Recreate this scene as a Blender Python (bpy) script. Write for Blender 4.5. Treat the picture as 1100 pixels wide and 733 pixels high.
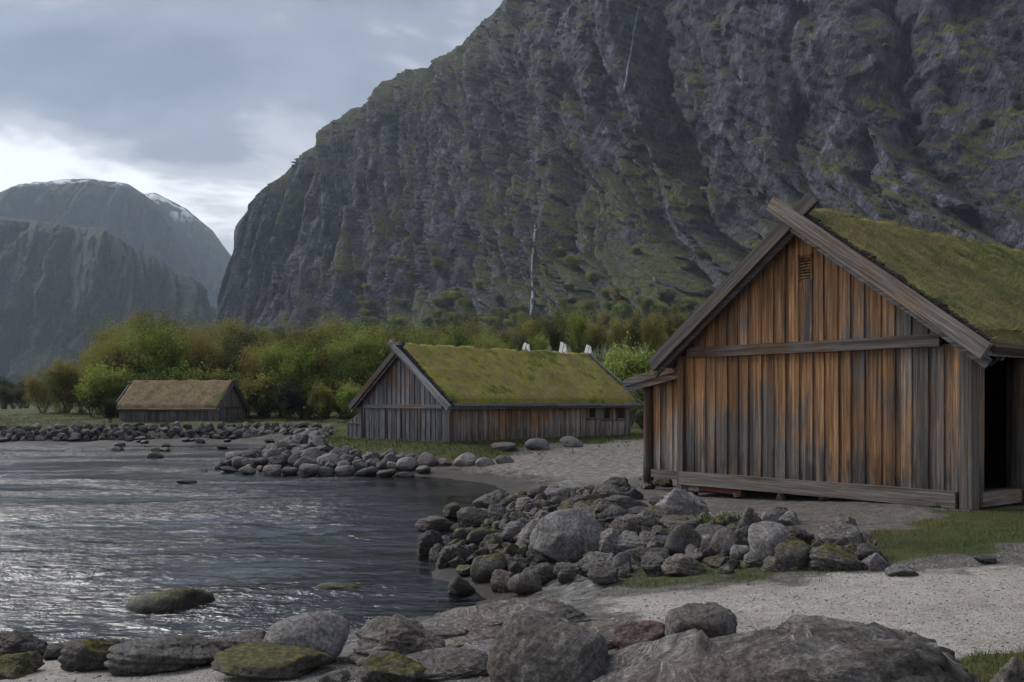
import bpy, bmesh, math, random
import numpy as np
from mathutils import Vector, Matrix
from mathutils.bvhtree import BVHTree

for _o in list(bpy.data.objects):
    bpy.data.objects.remove(_o, do_unlink=True)
scene = bpy.context.scene
COL = scene.collection
R = math.radians
random.seed(7)
rng = np.random.default_rng(7)

# ------------------------------------------------------------------ camera
CAMZ = 2.6                 # eye height above the fjord, metres
cam_data = bpy.data.cameras.new("camera")
cam = bpy.data.objects.new("camera", cam_data)
COL.objects.link(cam)
cam.location = (0, 0, CAMZ)
cam.rotation_euler = (R(90), 0, 0)
cam_data.lens = 34.2
cam_data.sensor_width = 36
cam_data.shift_y = 0.0586
cam_data.clip_start = 0.1
cam_data.clip_end = 20000
scene.camera = cam

# ------------------------------------------------------------------ light
SUN_AZ, SUN_EL = R(-62), R(44)      # azimuth from the view axis (left is negative)
SUN_STRENGTH, SUN_ANGLE = 1.5, R(45)
sun_data = bpy.data.lights.new("sun", 'SUN')
sun_data.energy = SUN_STRENGTH
sun_data.angle = SUN_ANGLE
sun_data.color = (1.0, 0.96, 0.91)
sun = bpy.data.objects.new("sun", sun_data)
COL.objects.link(sun)
sdir = Vector((math.sin(SUN_AZ)*math.cos(SUN_EL), math.cos(SUN_AZ)*math.cos(SUN_EL), math.sin(SUN_EL)))
sun.rotation_euler = (-sdir).to_track_quat('-Z', 'Y').to_euler()
sun.location = (-20, 5, 40)

world = bpy.data.worlds.new("World")
scene.world = world
world.use_nodes = True

def wnode(nt, t, **kw):
    n = nt.nodes.new(t)
    for k, v in kw.items():
        setattr(n, k, v)
    return n

def build_world():
    nt = world.node_tree
    nt.nodes.clear()
    L = nt.links.new
    out = wnode(nt, 'ShaderNodeOutputWorld')
    sky = wnode(nt, 'ShaderNodeTexSky', sky_type='NISHITA', sun_disc=False)
    sky.sun_elevation = SUN_EL
    sky.sun_rotation = SUN_AZ
    bg1 = wnode(nt, 'ShaderNodeBackground')
    bg1.inputs['Strength'].default_value = 0.06
    L(sky.outputs[0], bg1.inputs['Color'])
    tc = wnode(nt, 'ShaderNodeTexCoord')
    sep = wnode(nt, 'ShaderNodeSeparateXYZ')
    L(tc.outputs['Generated'], sep.inputs[0])
    def math_(op, a, b=None, c=None):
        n = wnode(nt, 'ShaderNodeMath', operation=op)
        for i, v in enumerate((a, b, c)):
            if v is None:
                continue
            if isinstance(v, (int, float)):
                n.inputs[i].default_value = v
            else:
                L(v, n.inputs[i])
        return n.outputs[0]
    z = math_('MAXIMUM', sep.outputs[2], 0.0)
    den = math_('ADD', z, 0.22)
    px = math_('DIVIDE', sep.outputs[0], den)
    py = math_('DIVIDE', sep.outputs[1], den)
    cmb = wnode(nt, 'ShaderNodeCombineXYZ')
    L(px, cmb.inputs[0]); L(py, cmb.inputs[1])
    n1 = wnode(nt, 'ShaderNodeTexNoise')
    n1.inputs['Scale'].default_value = 1.45
    n1.inputs['Detail'].default_value = 8
    n1.inputs['Roughness'].default_value = 0.56
    n1.inputs['Distortion'].default_value = 0.35
    off = wnode(nt, 'ShaderNodeVectorMath', operation='ADD')
    off.inputs[1].default_value = CLOUD_OFF
    L(cmb.outputs[0], off.inputs[0])
    L(off.outputs[0], n1.inputs['Vector'])
    # lighter and thinner towards the horizon, a heavy deck above
    elev = wnode(nt, 'ShaderNodeMapRange', interpolation_type='SMOOTHSTEP')
    elev.inputs['From Min'].default_value = 0.205
    elev.inputs['From Max'].default_value = 0.30
    elev.inputs['To Min'].default_value = 0.34
    elev.inputs['To Max'].default_value = 0.0
    L(z, elev.inputs['Value'])
    dens = math_('ADD', math_('MULTIPLY_ADD', n1.outputs['Fac'], 1.7, -.38), elev.outputs[0])
    ramp = wnode(nt, 'ShaderNodeValToRGB')
    cr = ramp.color_ramp
    cr.interpolation = 'EASE'
    cr.elements[0].position = 0.34
    cr.elements[0].color = (0.074, 0.081, 0.106, 1)
    cr.elements[1].position = 0.86
    cr.elements[1].color = (0.50, 0.505, 0.52, 1)
    e = cr.elements.new(0.56); e.color = (0.124, 0.134, 0.166, 1)
    e = cr.elements.new(0.70); e.color = (0.245, 0.250, 0.272, 1)
    L(dens, ramp.inputs[0])
    bg2 = wnode(nt, 'ShaderNodeBackground')
    bg2.inputs['Strength'].default_value = 1.0
    L(ramp.outputs[0], bg2.inputs['Color'])
    mix = wnode(nt, 'ShaderNodeMixShader')
    mix.inputs[0].default_value = 0.93
    L(bg1.outputs[0], mix.inputs[1]); L(bg2.outputs[0], mix.inputs[2])
    L(mix.outputs[0], out.inputs['Surface'])
CLOUD_OFF = (1.2, 4.4, 0.0)
HAZE = 0.00010          # density of the damp air, per metre
build_world()

vs = scene.view_settings
vs.view_transform = 'Standard'
vs.look = 'None'
vs.exposure = 1.35
vs.gamma = 1.0
scene.render.engine = 'CYCLES'
scene.cycles.volume_bounces = 1
scene.cycles.max_bounces = 8
scene.cycles.transparent_max_bounces = 12

# ------------------------------------------------------------------ helpers
F = 1045.0                                   # focal length in photo pixels
def at(px, py, d):
    """survey: photo pixel + distance -> world point"""
    return Vector(((px-550)/F*d, d, CAMZ+(431-py)/F*d))

def _hash(ix, iy, iz):
    h = (ix.astype(np.int64)*374761393 + iy.astype(np.int64)*668265263 + iz.astype(np.int64)*2147483647) & 0xFFFFFFFF
    h = ((h ^ (h >> 13))*1274126177) & 0xFFFFFFFF
    h = ((h ^ (h >> 16))*2246822519) & 0xFFFFFFFF
    h = h ^ (h >> 13)
    return h
def pnoise(x, y, z):
    """gradient noise, roughly -0.7..0.7"""
    x, y, z = np.broadcast_arrays(np.asarray(x, float), np.asarray(y, float), np.asarray(z, float))
    xi, yi, zi = np.floor(x), np.floor(y), np.floor(z)
    fx, fy, fz = x-xi, y-yi, z-zi
    u, v, w = [f*f*f*(f*(f*6-15)+10) for f in (fx, fy, fz)]
    res = 0
    for dx in (0, 1):
        wx = u if dx else 1-u
        for dy in (0, 1):
            wy = v if dy else 1-v
            for dz in (0, 1):
                wz = w if dz else 1-w
                h = _hash(xi+dx, yi+dy, zi+dz)
                gx = (h & 1023)/511.5-1
                gy = ((h >> 10) & 1023)/511.5-1
                gz = ((h >> 20) & 1023)/511.5-1
                res = res + wx*wy*wz*(gx*(fx-dx)+gy*(fy-dy)+gz*(fz-dz))
    return res
def fbm(x, y, z, o=4, g=0.5):
    s = 0; a = 1.0
    for i in range(o):
        s = s + a*pnoise(x*2**i+i*17.3, y*2**i+i*5.1, z*2**i+i*9.7)
        a *= g
    return s
def ridged(x, y, z, o=4, g=0.5):
    s = 0; a = 1.0
    for i in range(o):
        s = s + a*(1-np.abs(pnoise(x*2**i+i*17.3, y*2**i+i*5.1, z*2**i+i*9.7))*2.2)
        a *= g
    return s
def facets(x, y, seed, tilt=1.0):
    """broken rock: every cell is a flat facet with its own height and tilt"""
    x = np.asarray(x, float); y = np.asarray(y, float)
    xi, yi = np.floor(x), np.floor(y)
    best = np.full(x.shape, 1e9); val = np.zeros(x.shape)
    for dx in (-1, 0, 1):
        for dy in (-1, 0, 1):
            cx, cy = xi+dx, yi+dy
            h = _hash(cx, cy, np.full(x.shape, seed))
            px = cx+.1+.8*(h & 1023)/1023.; py = cy+.1+.8*((h >> 10) & 1023)/1023.
            r1 = ((h >> 20) & 1023)/511.5-1
            h2 = _hash(cx+91, cy+17, np.full(x.shape, seed+5))
            tx = (h2 & 1023)/511.5-1; ty = ((h2 >> 10) & 1023)/511.5-1
            ex, ey = x-px, y-py
            dd = ex*ex+ey*ey
            m = dd < best
            best = np.where(m, dd, best)
            val = np.where(m, .5*r1+tilt*(tx*ex+ty*ey), val)
    return val
def sstep(a, b, x):
    t = np.clip((x-a)/(b-a), 0, 1)
    return t*t*(3-2*t)

def new_mesh(name, verts, faces, smooth=False):
    me = bpy.data.meshes.new(name)
    verts = np.asarray(verts, np.float32)
    if isinstance(faces, np.ndarray):
        n, k = faces.shape
        me.vertices.add(len(verts)); me.vertices.foreach_set('co', verts.ravel())
        me.loops.add(n*k); me.loops.foreach_set('vertex_index', faces.astype(np.int32).ravel())
        me.polygons.add(n)
        me.polygons.foreach_set('loop_start', np.arange(0, n*k, k, dtype=np.int32))
        me.polygons.foreach_set('loop_total', np.full(n, k, np.int32))
        me.update(calc_edges=True)
    else:
        me.from_pydata(verts.tolist(), [], faces)
        me.update()
    if smooth:
        me.polygons.foreach_set('use_smooth', np.ones(len(me.polygons), bool))
    return me
def link(name, me, mat=None, parent=None):
    if me is not None and mat is not None and len(me.materials) == 0:
        me.materials.append(mat)
    o = bpy.data.objects.new(name, me)
    COL.objects.link(o)
    if parent is not None:
        o.parent = parent
    return o
def tag(o, label=None, cat=None, group=None, kind=None):
    if label: o['label'] = label
    if cat: o['category'] = cat
    if group: o['group'] = group
    if kind: o['kind'] = kind
    return o
def empty(name, loc, rz=0):
    o = bpy.data.objects.new(name, None)
    COL.objects.link(o)
    o.location = loc
    o.rotation_euler = (0, 0, rz)
    o.empty_display_size = 0.3
    return o
def grid_faces(nx, ny):
    i = np.arange(nx*ny).reshape(ny, nx)
    return np.stack([i[:-1, :-1], i[:-1, 1:], i[1:, 1:], i[1:, :-1]], -1).reshape(-1, 4)
BOXF = [(0, 3, 2, 1), (4, 5, 6, 7), (0, 1, 5, 4), (1, 2, 6, 5), (2, 3, 7, 6), (3, 0, 4, 7)]
def box_mesh(name, x0, x1, y0, y1, z0, z1):
    return new_mesh(name, [(x0, y0, z0), (x1, y0, z0), (x1, y1, z0), (x0, y1, z0),
                           (x0, y0, z1), (x1, y0, z1), (x1, y1, z1), (x0, y1, z1)], BOXF)
def beam_mesh(name, p0, p1, w, h, up=Vector((0, 0, 1)), jit=0.0, n=1):
    """rectangular timber from p0 to p1, w across, h along `up`; a little uneven"""
    p0, p1 = Vector(p0), Vector(p1)
    d = (p1-p0).normalized()
    s = d.cross(up).normalized()
    u = s.cross(d).normalized()
    vs_, fs = [], []
    for i in range(n+1):
        c = p0.lerp(p1, i/n)
        a = random.uniform(-jit, jit); b = random.uniform(-jit, jit)
        for sx, sy in ((-1, -1), (1, -1), (1, 1), (-1, 1)):
            vs_.append(c+s*(sx*w/2+a)+u*(sy*h/2+b))
    for i in range(n):
        for k in range(4):
            a, b = i*4+k, i*4+(k+1) % 4
            fs.append((a, b, b+4, a+4))
    fs.append((3, 2, 1, 0)); fs.append((n*4, n*4+1, n*4+2, n*4+3))
    return new_mesh(name, vs_, fs)
def log_mesh(name, p0, p1, r0, r1, n=10, rings=6, wob=0.01):
    p0, p1 = Vector(p0), Vector(p1)
    d = (p1-p0).normalized()
    up = Vector((0, 0, 1)) if abs(d.z) < 0.9 else Vector((1, 0, 0))
    s = d.cross(up).normalized(); u = s.cross(d)
    vs_, fs = [], []
    for i in range(rings+1):
        t = i/rings
        c = p0.lerp(p1, t)+s*random.uniform(-wob, wob)+u*random.uniform(-wob, wob)
        r = r0+(r1-r0)*t
        for k in range(n):
            a = 2*math.pi*k/n
            vs_.append(c+(s*math.cos(a)+u*math.sin(a))*r*random.uniform(.95, 1.05))
    for i in range(rings):
        for k in range(n):
            fs.append((i*n+k, i*n+(k+1) % n, (i+1)*n+(k+1) % n, (i+1)*n+k))
    fs.append(tuple(range(n))[::-1]); fs.append(tuple(range(rings*n, rings*n+n)))
    return new_mesh(name, vs_, fs, True)

# ------------------------------------------------------------------ material helpers
class NT:
    def __init__(self, name):
        self.m = bpy.data.materials.new(name)
        self.m.use_nodes = True
        self.t = self.m.node_tree
        self.t.nodes.clear()
        self.out = self.n('ShaderNodeOutputMaterial')
        self.b = self.n('ShaderNodeBsdfPrincipled')
        self.l(self.b.outputs[0], self.out.inputs['Surface'])
        self.b.inputs['Roughness'].default_value = 0.85
        self.b.inputs['Specular IOR Level'].default_value = 0.3
    def n(self, t, **kw):
        n = self.t.nodes.new(t)
        for k, v in kw.items():
            setattr(n, k, v)
        return n
    def l(self, a, b):
        self.t.links.new(a, b)
    def set(self, sock, v):
        if isinstance(v, (int, float)):
            sock.default_value = v
        elif isinstance(v, (tuple, list)):
            sock.default_value = tuple(v)+((1,) if len(v) == 3 and len(sock.default_value) == 4 else ())
        else:
            self.l(v, sock)
    def math(self, op, a, b=None, c=None, clamp=False):
        n = self.n('ShaderNodeMath', operation=op, use_clamp=clamp)
        for i, v in enumerate((a, b, c)):
            if v is not None:
                self.set(n.inputs[i], v)
        return n.outputs[0]
    def mix(self, f, a, b, mode='MIX'):
        n = self.n('ShaderNodeMix', data_type='RGBA', blend_type=mode)
        self.set(n.inputs['Factor'], f)
        self.set(n.inputs[6], a); self.set(n.inputs[7], b)
        return n.outputs[2]
    def noise(self, vec, scale, detail=4, rough=.55, dist=0, out='Fac'):
        n = self.n('ShaderNodeTexNoise')
        if vec is not None: self.l(vec, n.inputs['Vector'])
        n.inputs['Scale'].default_value = scale
        n.inputs['Detail'].default_value = detail
        n.inputs['Roughness'].default_value = rough
        n.inputs['Distortion'].default_value = dist
        return n.outputs[out]
    def voronoi(self, vec, scale, feature='F1', out='Distance'):
        n = self.n('ShaderNodeTexVoronoi', feature=feature)
        if vec is not None: self.l(vec, n.inputs['Vector'])
        n.inputs['Scale'].default_value = scale
        return n.outputs[out]
    def mapping(self, vec, scale=(1, 1, 1), rot=(0, 0, 0), loc=(0, 0, 0)):
        n = self.n('ShaderNodeMapping')
        self.l(vec, n.inputs[0])
        n.inputs['Scale'].default_value = scale
        n.inputs['Rotation'].default_value = rot
        n.inputs['Location'].default_value = loc
        return n.outputs[0]
    def ramp(self, f, stops, interp='LINEAR'):
        n = self.n('ShaderNodeValToRGB')
        cr = n.color_ramp
        cr.interpolation = interp
        while len(cr.elements) < len(stops):
            cr.elements.new(0.5)
        for e, (p, c) in zip(cr.elements, stops):
            e.position = p
            e.color = tuple(c)+(1,) if len(c) == 3 else c
        self.l(f, n.inputs[0])
        return n.outputs[0]
    def step(self, v, a, b, lo=0, hi=1):
        n = self.n('ShaderNodeMapRange', interpolation_type='SMOOTHSTEP')
        self.set(n.inputs[0], v)
        n.inputs[1].default_value = a; n.inputs[2].default_value = b
        n.inputs[3].default_value = lo; n.inputs[4].default_value = hi
        return n.outputs[0]
    def bump(self, h, strength=.5, dist=.02, normal=None):
        n = self.n('ShaderNodeBump')
        n.inputs['Strength'].default_value = strength
        n.inputs['Distance'].default_value = dist
        self.l(h, n.inputs['Height'])
        if normal is not None: self.l(normal, n.inputs['Normal'])
        return n.outputs[0]
    def pos(self):
        return self.n('ShaderNodeNewGeometry').outputs['Position']
    def nz(self):
        s = self.n('ShaderNodeSeparateXYZ')
        self.l(self.n('ShaderNodeNewGeometry').outputs['Normal'], s.inputs[0])
        return s.outputs[2]
    def pz(self):
        s = self.n('ShaderNodeSeparateXYZ')
        self.l(self.pos(), s.inputs[0])
        return s.outputs[2]
    def obj(self):
        return self.n('ShaderNodeTexCoord').outputs['Object']
    def rnd(self):
        return self.n('ShaderNodeObjectInfo').outputs['Random']
    def island(self):
        return self.n('ShaderNodeNewGeometry').outputs['Random Per Island']
    def color(self, c):
        self.set(self.b.inputs['Base Color'], c)
    def normal(self, nrm):
        self.l(nrm, self.b.inputs['Normal'])
    def rough(self, r):
        self.set(self.b.inputs['Roughness'], r)

# ------------------------------------------------------------------ materials
def mat_wood(name, warm, zlo, zhi, bright=1.0, axis='z', grey=(.085, .085, .092), rot=0.0):
    """weathered boards: warm heartwood where the eaves keep rain off, silver grey and black low down"""
    k = NT(name)
    o = k.obj()
    if rot: o = k.mapping(o, rot=(rot, 0, 0))
    r = k.rnd()
    off = k.n('ShaderNodeVectorMath', operation='ADD')
    cmb = k.n('ShaderNodeCombineXYZ')
    rr = k.math('MULTIPLY', r, 37.0)
    k.l(rr, cmb.inputs[0]); k.l(rr, cmb.inputs[1]); k.l(rr, cmb.inputs[2])
    k.l(o, off.inputs[0]); k.l(cmb.outputs[0], off.inputs[1])
    sc = {'z': (26, 26, .9), 'y': (26, .9, 26), 'x': (.9, 26, 26)}[axis]
    g1 = k.noise(k.mapping(off.outputs[0], sc), 1.0, 6, .65, .4)
    g2 = k.noise(k.mapping(off.outputs[0], tuple(s*3.2 for s in sc)), 1.0, 3, .6)
    g3 = k.noise(k.mapping(off.outputs[0], tuple(.25*s if s > 2 else 1.4*s for s in sc)), 1.0, 4, .6, .6)
    blotch = k.noise(o, .62, 3, .55)
    sep = k.n('ShaderNodeSeparateXYZ'); k.l(o, sep.inputs[0])
    hgt = k.step(sep.outputs[2], zlo, zhi)
    # warmth of the board, 0 grey .. 1 orange
    w = k.math('ADD', k.math('MULTIPLY', r, .42), k.math('MULTIPLY', k.step(blotch, .3, .7), .75))
    w = k.math('ADD', w, k.math('MULTIPLY', g3, 1.25))
    w = k.math('ADD', w, k.math('MULTIPLY', hgt, .52))
    w = k.math('ADD', w, warm-1.64)
    w = k.step(w, -.25, .40)
    wood = k.ramp(g1, [(.25, (.042*bright, .020*bright, .010*bright)), (.5, (.155*bright, .080*bright, .034*bright)),
                       (.75, (.32*bright, .185*bright, .085*bright))])
    gr = k.ramp(g1, [(.25, tuple(.32*c for c in grey)), (.5, grey), (.78, tuple(2.0*c for c in grey))])
    c = k.mix(w, gr, wood)
    # every board has its own tone
    r2 = k.math('FRACT', k.math('MULTIPLY', r, 13.7))
    c = k.mix(1.0, c, k.ramp(r2, [(0, (.5, .48, .48)), (.5, (.92, .92, .92)), (1, (1.25, 1.2, 1.15))]), 'MULTIPLY')
    dirt = k.step(k.math('ADD', k.math('MULTIPLY', hgt, .8), k.math('MULTIPLY', g3, .9)), .28, .62)
    c = k.mix(dirt, k.mix(1.0, c, (.34, .33, .34), 'MULTIPLY'), c)
    run = k.noise(k.mapping(off.outputs[0], tuple(.5*s if s > 2 else .35*s for s in sc)), 1.0, 5, .65, .3)
    c = k.mix(k.math('MULTIPLY', k.step(run, .50, .62), .6), c, (.022, .019, .018))
    # dark checks
    crack = k.step(g2, .60, .72)
    c = k.mix(k.math('MULTIPLY', crack, .75), c, (.008, .007, .006))
    k.color(c)
    k.rough(.78)
    h = k.math('ADD', g1, k.math('MULTIPLY', g2, .5))
    k.normal(k.bump(h, .6, .006))
    return k.m

def mat_rock(name, base=(.132, .125, .117), moss=0.0, streak=.5, wet=True, tint=(.085, .074, .064), bandrot=None, bandscale=(1.6, 1.6, 15)):
    k = NT(name)
    o = k.obj(); r = k.rnd()
    off = k.n('ShaderNodeVectorMath', operation='ADD')
    cmb = k.n('ShaderNodeCombineXYZ')
    rr = k.math('MULTIPLY', r, 91.0)
    for i in range(3): k.l(rr, cmb.inputs[i])
    p = k.pos()
    k.l(p, off.inputs[0]); k.l(cmb.outputs[0], off.inputs[1])
    v = off.outputs[0]
    big = k.noise(v, 2.2, 5, .6, .5)
    fine = k.noise(v, 26, 6, .7)
    speck = k.noise(v, 70, 3, .7)
    c = k.mix(k.step(big, .35, .65), base, tint)
    c = k.mix(1.0, c, k.ramp(fine, [(.28, (.30, .30, .31)), (.5, (.95, .95, .96)), (.74, (2.1, 2.05, 2.0))]), 'MULTIPLY')
    c = k.mix(1.0, c, k.ramp(speck, [(.32, (.62, .62, .62)), (.6, (1.1, 1.1, 1.1)), (.78, (1.8, 1.8, 1.8))]), 'MULTIPLY')
    # foliation bands of the gneiss, differently turned on every stone
    vr = k.n('ShaderNodeVectorRotate', rotation_type='EULER_XYZ')
    k.l(v, vr.inputs['Vector'])
    cr = k.n('ShaderNodeCombineXYZ')
    k.l(k.math('MULTIPLY', r, 9.0), cr.inputs[0]); k.l(k.math('MULTIPLY', r, 23.0), cr.inputs[1])
    k.l(cr.outputs[0], vr.inputs['Rotation'])
    band = k.noise(k.mapping(vr.outputs[0] if bandrot is None else k.mapping(o, rot=bandrot), bandscale), 1.0, 6, .65, .8)
    c = k.mix(k.math('MULTIPLY', k.step(band, .56, .72), streak*.8), c, (.34, .33, .335))
    c = k.mix(k.math('MULTIPLY', k.step(band, .46, .34), .55), c, (.03, .029, .031))
    if bandrot is not None:
        b2 = k.noise(k.mapping(k.mapping(o, rot=bandrot), tuple(.45*q for q in bandscale)), 1.0, 5, .6, .5)
        c = k.mix(1.0, c, k.ramp(b2, [(.32, (.28, .27, .26)), (.46, (.95, .93, .9)), (.56, (1.5, 1.48, 1.45)), (.62, (.6, .58, .55)), (.72, (1.9, 1.88, 1.85))]), 'MULTIPLY')
    # lichen
    lich = k.step(k.noise(v, 9, 5, .7, .6), .60, .68)
    c = k.mix(k.math('MULTIPLY', lich, .45), c, (.26, .26, .25))
    r2 = k.math('FRACT', k.math('MULTIPLY', r, 17.3))
    c = k.mix(1.0, c, k.ramp(r2, [(0, (.62, .62, .64)), (.5, (.95, .95, .96)), (1, (1.32, 1.28, 1.24))]), 'MULTIPLY')
    ro = .8
    if wet:
        z = k.math('ADD', k.pz(), k.math('MULTIPLY', k.math('SUBTRACT', big, .5), .25))
        weed = k.math('MULTIPLY', k.step(z, .30, .08), k.step(k.noise(v, 6, 4, .6), .42, .58))
        c = k.mix(k.math('MULTIPLY', weed, .7), c, (.040, .036, .012))
        damp = k.step(z, .34, .12)
        c = k.mix(damp, c, k.mix(1.0, c, (.38, .37, .36), 'MULTIPLY'))
        ro = k.math('SUBTRACT', .80, k.math('MULTIPLY', damp, .35))
    if moss > 0:
        m = k.math('ADD', k.math('MULTIPLY', k.nz(), .55), k.math('MULTIPLY', k.noise(v, 5.5, 5, .65), 1.1))
        m = k.step(m, 1.15-moss*.62, 1.30-moss*.62)
        mc = k.ramp(k.noise(v, 16, 4, .7), [(.3, (.014, .016, .005)), (.48, (.045, .046, .010)), (.60, (.10, .088, .016)), (.74, (.19, .145, .028))])
        c = k.mix(m, c, mc)
    k.color(c); k.rough(ro)
    h = k.math('ADD', k.math('MULTIPLY', fine, 1.0), k.math('MULTIPLY', band, 1.2))
    h = k.math('ADD', h, k.math('MULTIPLY', speck, .35))
    k.normal(k.bump(h, .75, .028))
    return k.m

def mat_sod(name, cols, scale=1.0):
    k = NT(name)
    p = k.pos()
    a = k.noise(p, .55*scale, 4, .6, .6)
    b = k.noise(p, 3.2*scale, 5, .65)
    f = k.noise(p, 24, 4, .7)
    t = k.math('ADD', k.math('MULTIPLY_ADD', a, 1.6, -.5), k.math('MULTIPLY_ADD', b, .9, -.15))
    n = len(cols)
    c = k.ramp(t, [(.38+.45*i/(n-1), cc) for i, cc in enumerate(cols)])
    c = k.mix(1.0, c, k.ramp(f, [(.3, (.45, .45, .45)), (.7, (1.35, 1.35, 1.3))]), 'MULTIPLY')
    k.color(c); k.rough(.95)
    k.normal(k.bump(f, .8, .03))
    return k.m

def mat_blade(name, cols, transl=.3, posscale=.55):
    """leaf or blade: tone varies from blade to blade and over the ground"""
    k = NT(name)
    p = k.pos()
    a = k.noise(p, posscale, 4, .6, .6)
    t = k.math('ADD', k.math('MULTIPLY_ADD', a, 2.8, -.98), k.math('MULTIPLY', k.island(), .36))
    t = k.math('ADD', t, k.math('MULTIPLY', k.rnd(), .16))
    t = k.math('ADD', t, k.math('MULTIPLY', k.math('SUBTRACT', k.noise(p, posscale*5, 4, .65), .5), 1.1))
    n = len(cols)
    c = k.ramp(t, [(.36+.58*i/(n-1), cc) for i, cc in enumerate(cols)])
    k.color(c); k.rough(.7)
    tr = k.n('ShaderNodeBsdfTranslucent')
    k.l(c, tr.inputs['Color'])
    mx = k.n('ShaderNodeMixShader')
    mx.inputs[0].default_value = transl
    k.l(k.b.outputs[0], mx.inputs[1]); k.l(tr.outputs[0], mx.inputs[2])
    k.l(mx.outputs[0], k.out.inputs['Surface'])
    return k.m

def mat_plain(name, col, rough=.8, var=.3, scale=8):
    k = NT(name)
    f = k.noise(k.pos(), scale, 4, .6)
    lo = tuple(c*(1-var) for c in col); hi = tuple(c*(1+var) for c in col)
    k.color(k.ramp(f, [(.3, lo), (.7, hi)])); k.rough(rough)
    k.normal(k.bump(f, .4, .01))
    return k.m

M = {}
M['wall_warm'] = mat_wood('wall_boards_warm', .25, .25, 2.75, 1.65, grey=(.125, .116, .108))
M['gable_warm'] = mat_wood('gable_boards_warm', .31, 1.4, 3.8, 1.65, grey=(.125, .116, .108))
M['wall_mid_grey'] = mat_wood('wall_boards_grey', -0.22, 0.3, 3.4, grey=(.14, .145, .165))
M['wall_mid_brown'] = mat_wood('wall_boards_pale_brown', .12, 0.2, 1.7, 1.6, grey=(.24, .21, .185))
M['wall_far'] = mat_wood('wall_boards_far', .0, 0.2, 3.5, 1.0, grey=(.15, .148, .158))
M['beam_y'] = mat_wood('beam_across', -.42, -3, 2.0, 1.0, 'y', (.175, .155, .136))
M['beam_x'] = mat_wood('beam_along', -0.25, -3, 2.0, 1.0, 'x', (.13, .116, .104))
M['beam_z'] = mat_wood('post_wood', .02, -1, 3.0, .9, 'z', (.110, .098, .088))
M['barge'] = mat_wood('barge_wood', -.4, -3, 2.0, 1.0, 'y', (.105, .105, .112))
M['barge_r'] = mat_wood('barge_wood_right_slope', -.35, -3, 2.0, 1.0, 'y', (.135, .122, .112), R(-36))
M['barge_l'] = mat_wood('barge_wood_left_slope', -.35, -3, 2.0, 1.0, 'y', (.115, .104, .097), R(36))
M['barge_pale'] = mat_wood('barge_wood_pale', -.5, -3, 2.0, 1.0, 'y', (.20, .205, .22), R(-36))
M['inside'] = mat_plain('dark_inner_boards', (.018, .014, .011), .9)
M['floor_wood'] = mat_wood('floor_boards', 0.1, -3, 0, 1.0, 'x', (.14, .12, .11))
M['red_wood'] = mat_plain('red_painted_board', (.10, .028, .016), .8, .4, 14)
M['white_wood'] = mat_plain('bleached_wood', (.62, .62, .62), .8, .12, 12)
M['metal_blue'] = mat_plain('blue_grey_tarpaulin_edge', (.16, .22, .32), .6, .2, 6)
M['rock'] = mat_rock('shore_gneiss')
M['rock_pale'] = mat_rock('pale_gneiss', (.22, .213, .214), 0, .8, True, (.14, .13, .122))
M['rock_dark'] = mat_rock('dark_gneiss', (.065, .063, .066), 0, .35, True, (.05, .046, .043))
M['rock_moss'] = mat_rock('mossy_gneiss', (.085, .08, .07), .52, .3, True, (.065, .055, .04))
M['rock_weed'] = mat_rock('weed_covered_gneiss', (.055, .05, .04), .45, .2, True, (.045, .04, .022))
M['rock_lightmoss'] = mat_rock('lightly_mossed_gneiss', (.10, .097, .095), .42, .5, True, (.075, .068, .06))
M['rock_slab'] = mat_rock('layered_slab_gneiss', (.14, .132, .124), 0, 1.0, False, (.09, .078, .066), (R(-18), R(-14), 0), (1.2, 2.0, 26))
M['rock_wall'] = mat_rock('seawall_stone', (.15, .147, .145), 0, .4, True, (.10, .095, .095))
M['rock_red'] = mat_rock('reddish_gneiss', (.13, .085, .08), 0, .5, True, (.09, .06, .055))
M['sod_near'] = mat_sod('sod_near', [(0.060, 0.069, 0.026), (0.129, 0.143, 0.043), (0.205, 0.190, 0.069), (0.173, 0.134, 0.069), (0.107, 0.107, 0.043)])
M['sod_mid'] = mat_sod('sod_mid', [(0.091, 0.111, 0.025), (0.212, 0.212, 0.036), (0.263, 0.242, 0.060), (0.231, 0.172, 0.081), (0.181, 0.191, 0.033)], .7)
M['sod_far'] = mat_sod('sod_far', [(0.155, 0.122, 0.068), (0.265, 0.196, 0.116), (0.202, 0.139, 0.088), (0.132, 0.130, 0.059)], .8)
M['blade_near'] = mat_blade('grass_blades_near', [(0.083, 0.104, 0.026), (0.161, 0.190, 0.043), (0.249, 0.232, 0.074), (0.270, 0.203, 0.098), (0.141, 0.161, 0.043)])
M['blade_mid'] = mat_blade('grass_blades_mid', [(0.121, 0.151, 0.025), (0.252, 0.252, 0.036), (0.333, 0.293, 0.060), (0.322, 0.231, 0.101), (0.222, 0.242, 0.033)], .3, .4)
M['blade_far'] = mat_blade('grass_blades_far', [(0.186, 0.139, 0.068), (0.310, 0.237, 0.126), (0.248, 0.163, 0.098), (0.155, 0.155, 0.059)], .3, .4)
M['blade_ground'] = mat_blade('grass_blades_ground', [(0.041, 0.065, 0.016), (0.078, 0.115, 0.024), (0.115, 0.135, 0.035), (0.142, 0.119, 0.051)], .3, .8)
M['earth'] = mat_plain('turf_edge_earth', (.030, .027, .023), .95, .5, 20)
M['bark'] = mat_plain('tree_bark', (.045, .040, .036), .9, .4, 6)

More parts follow.
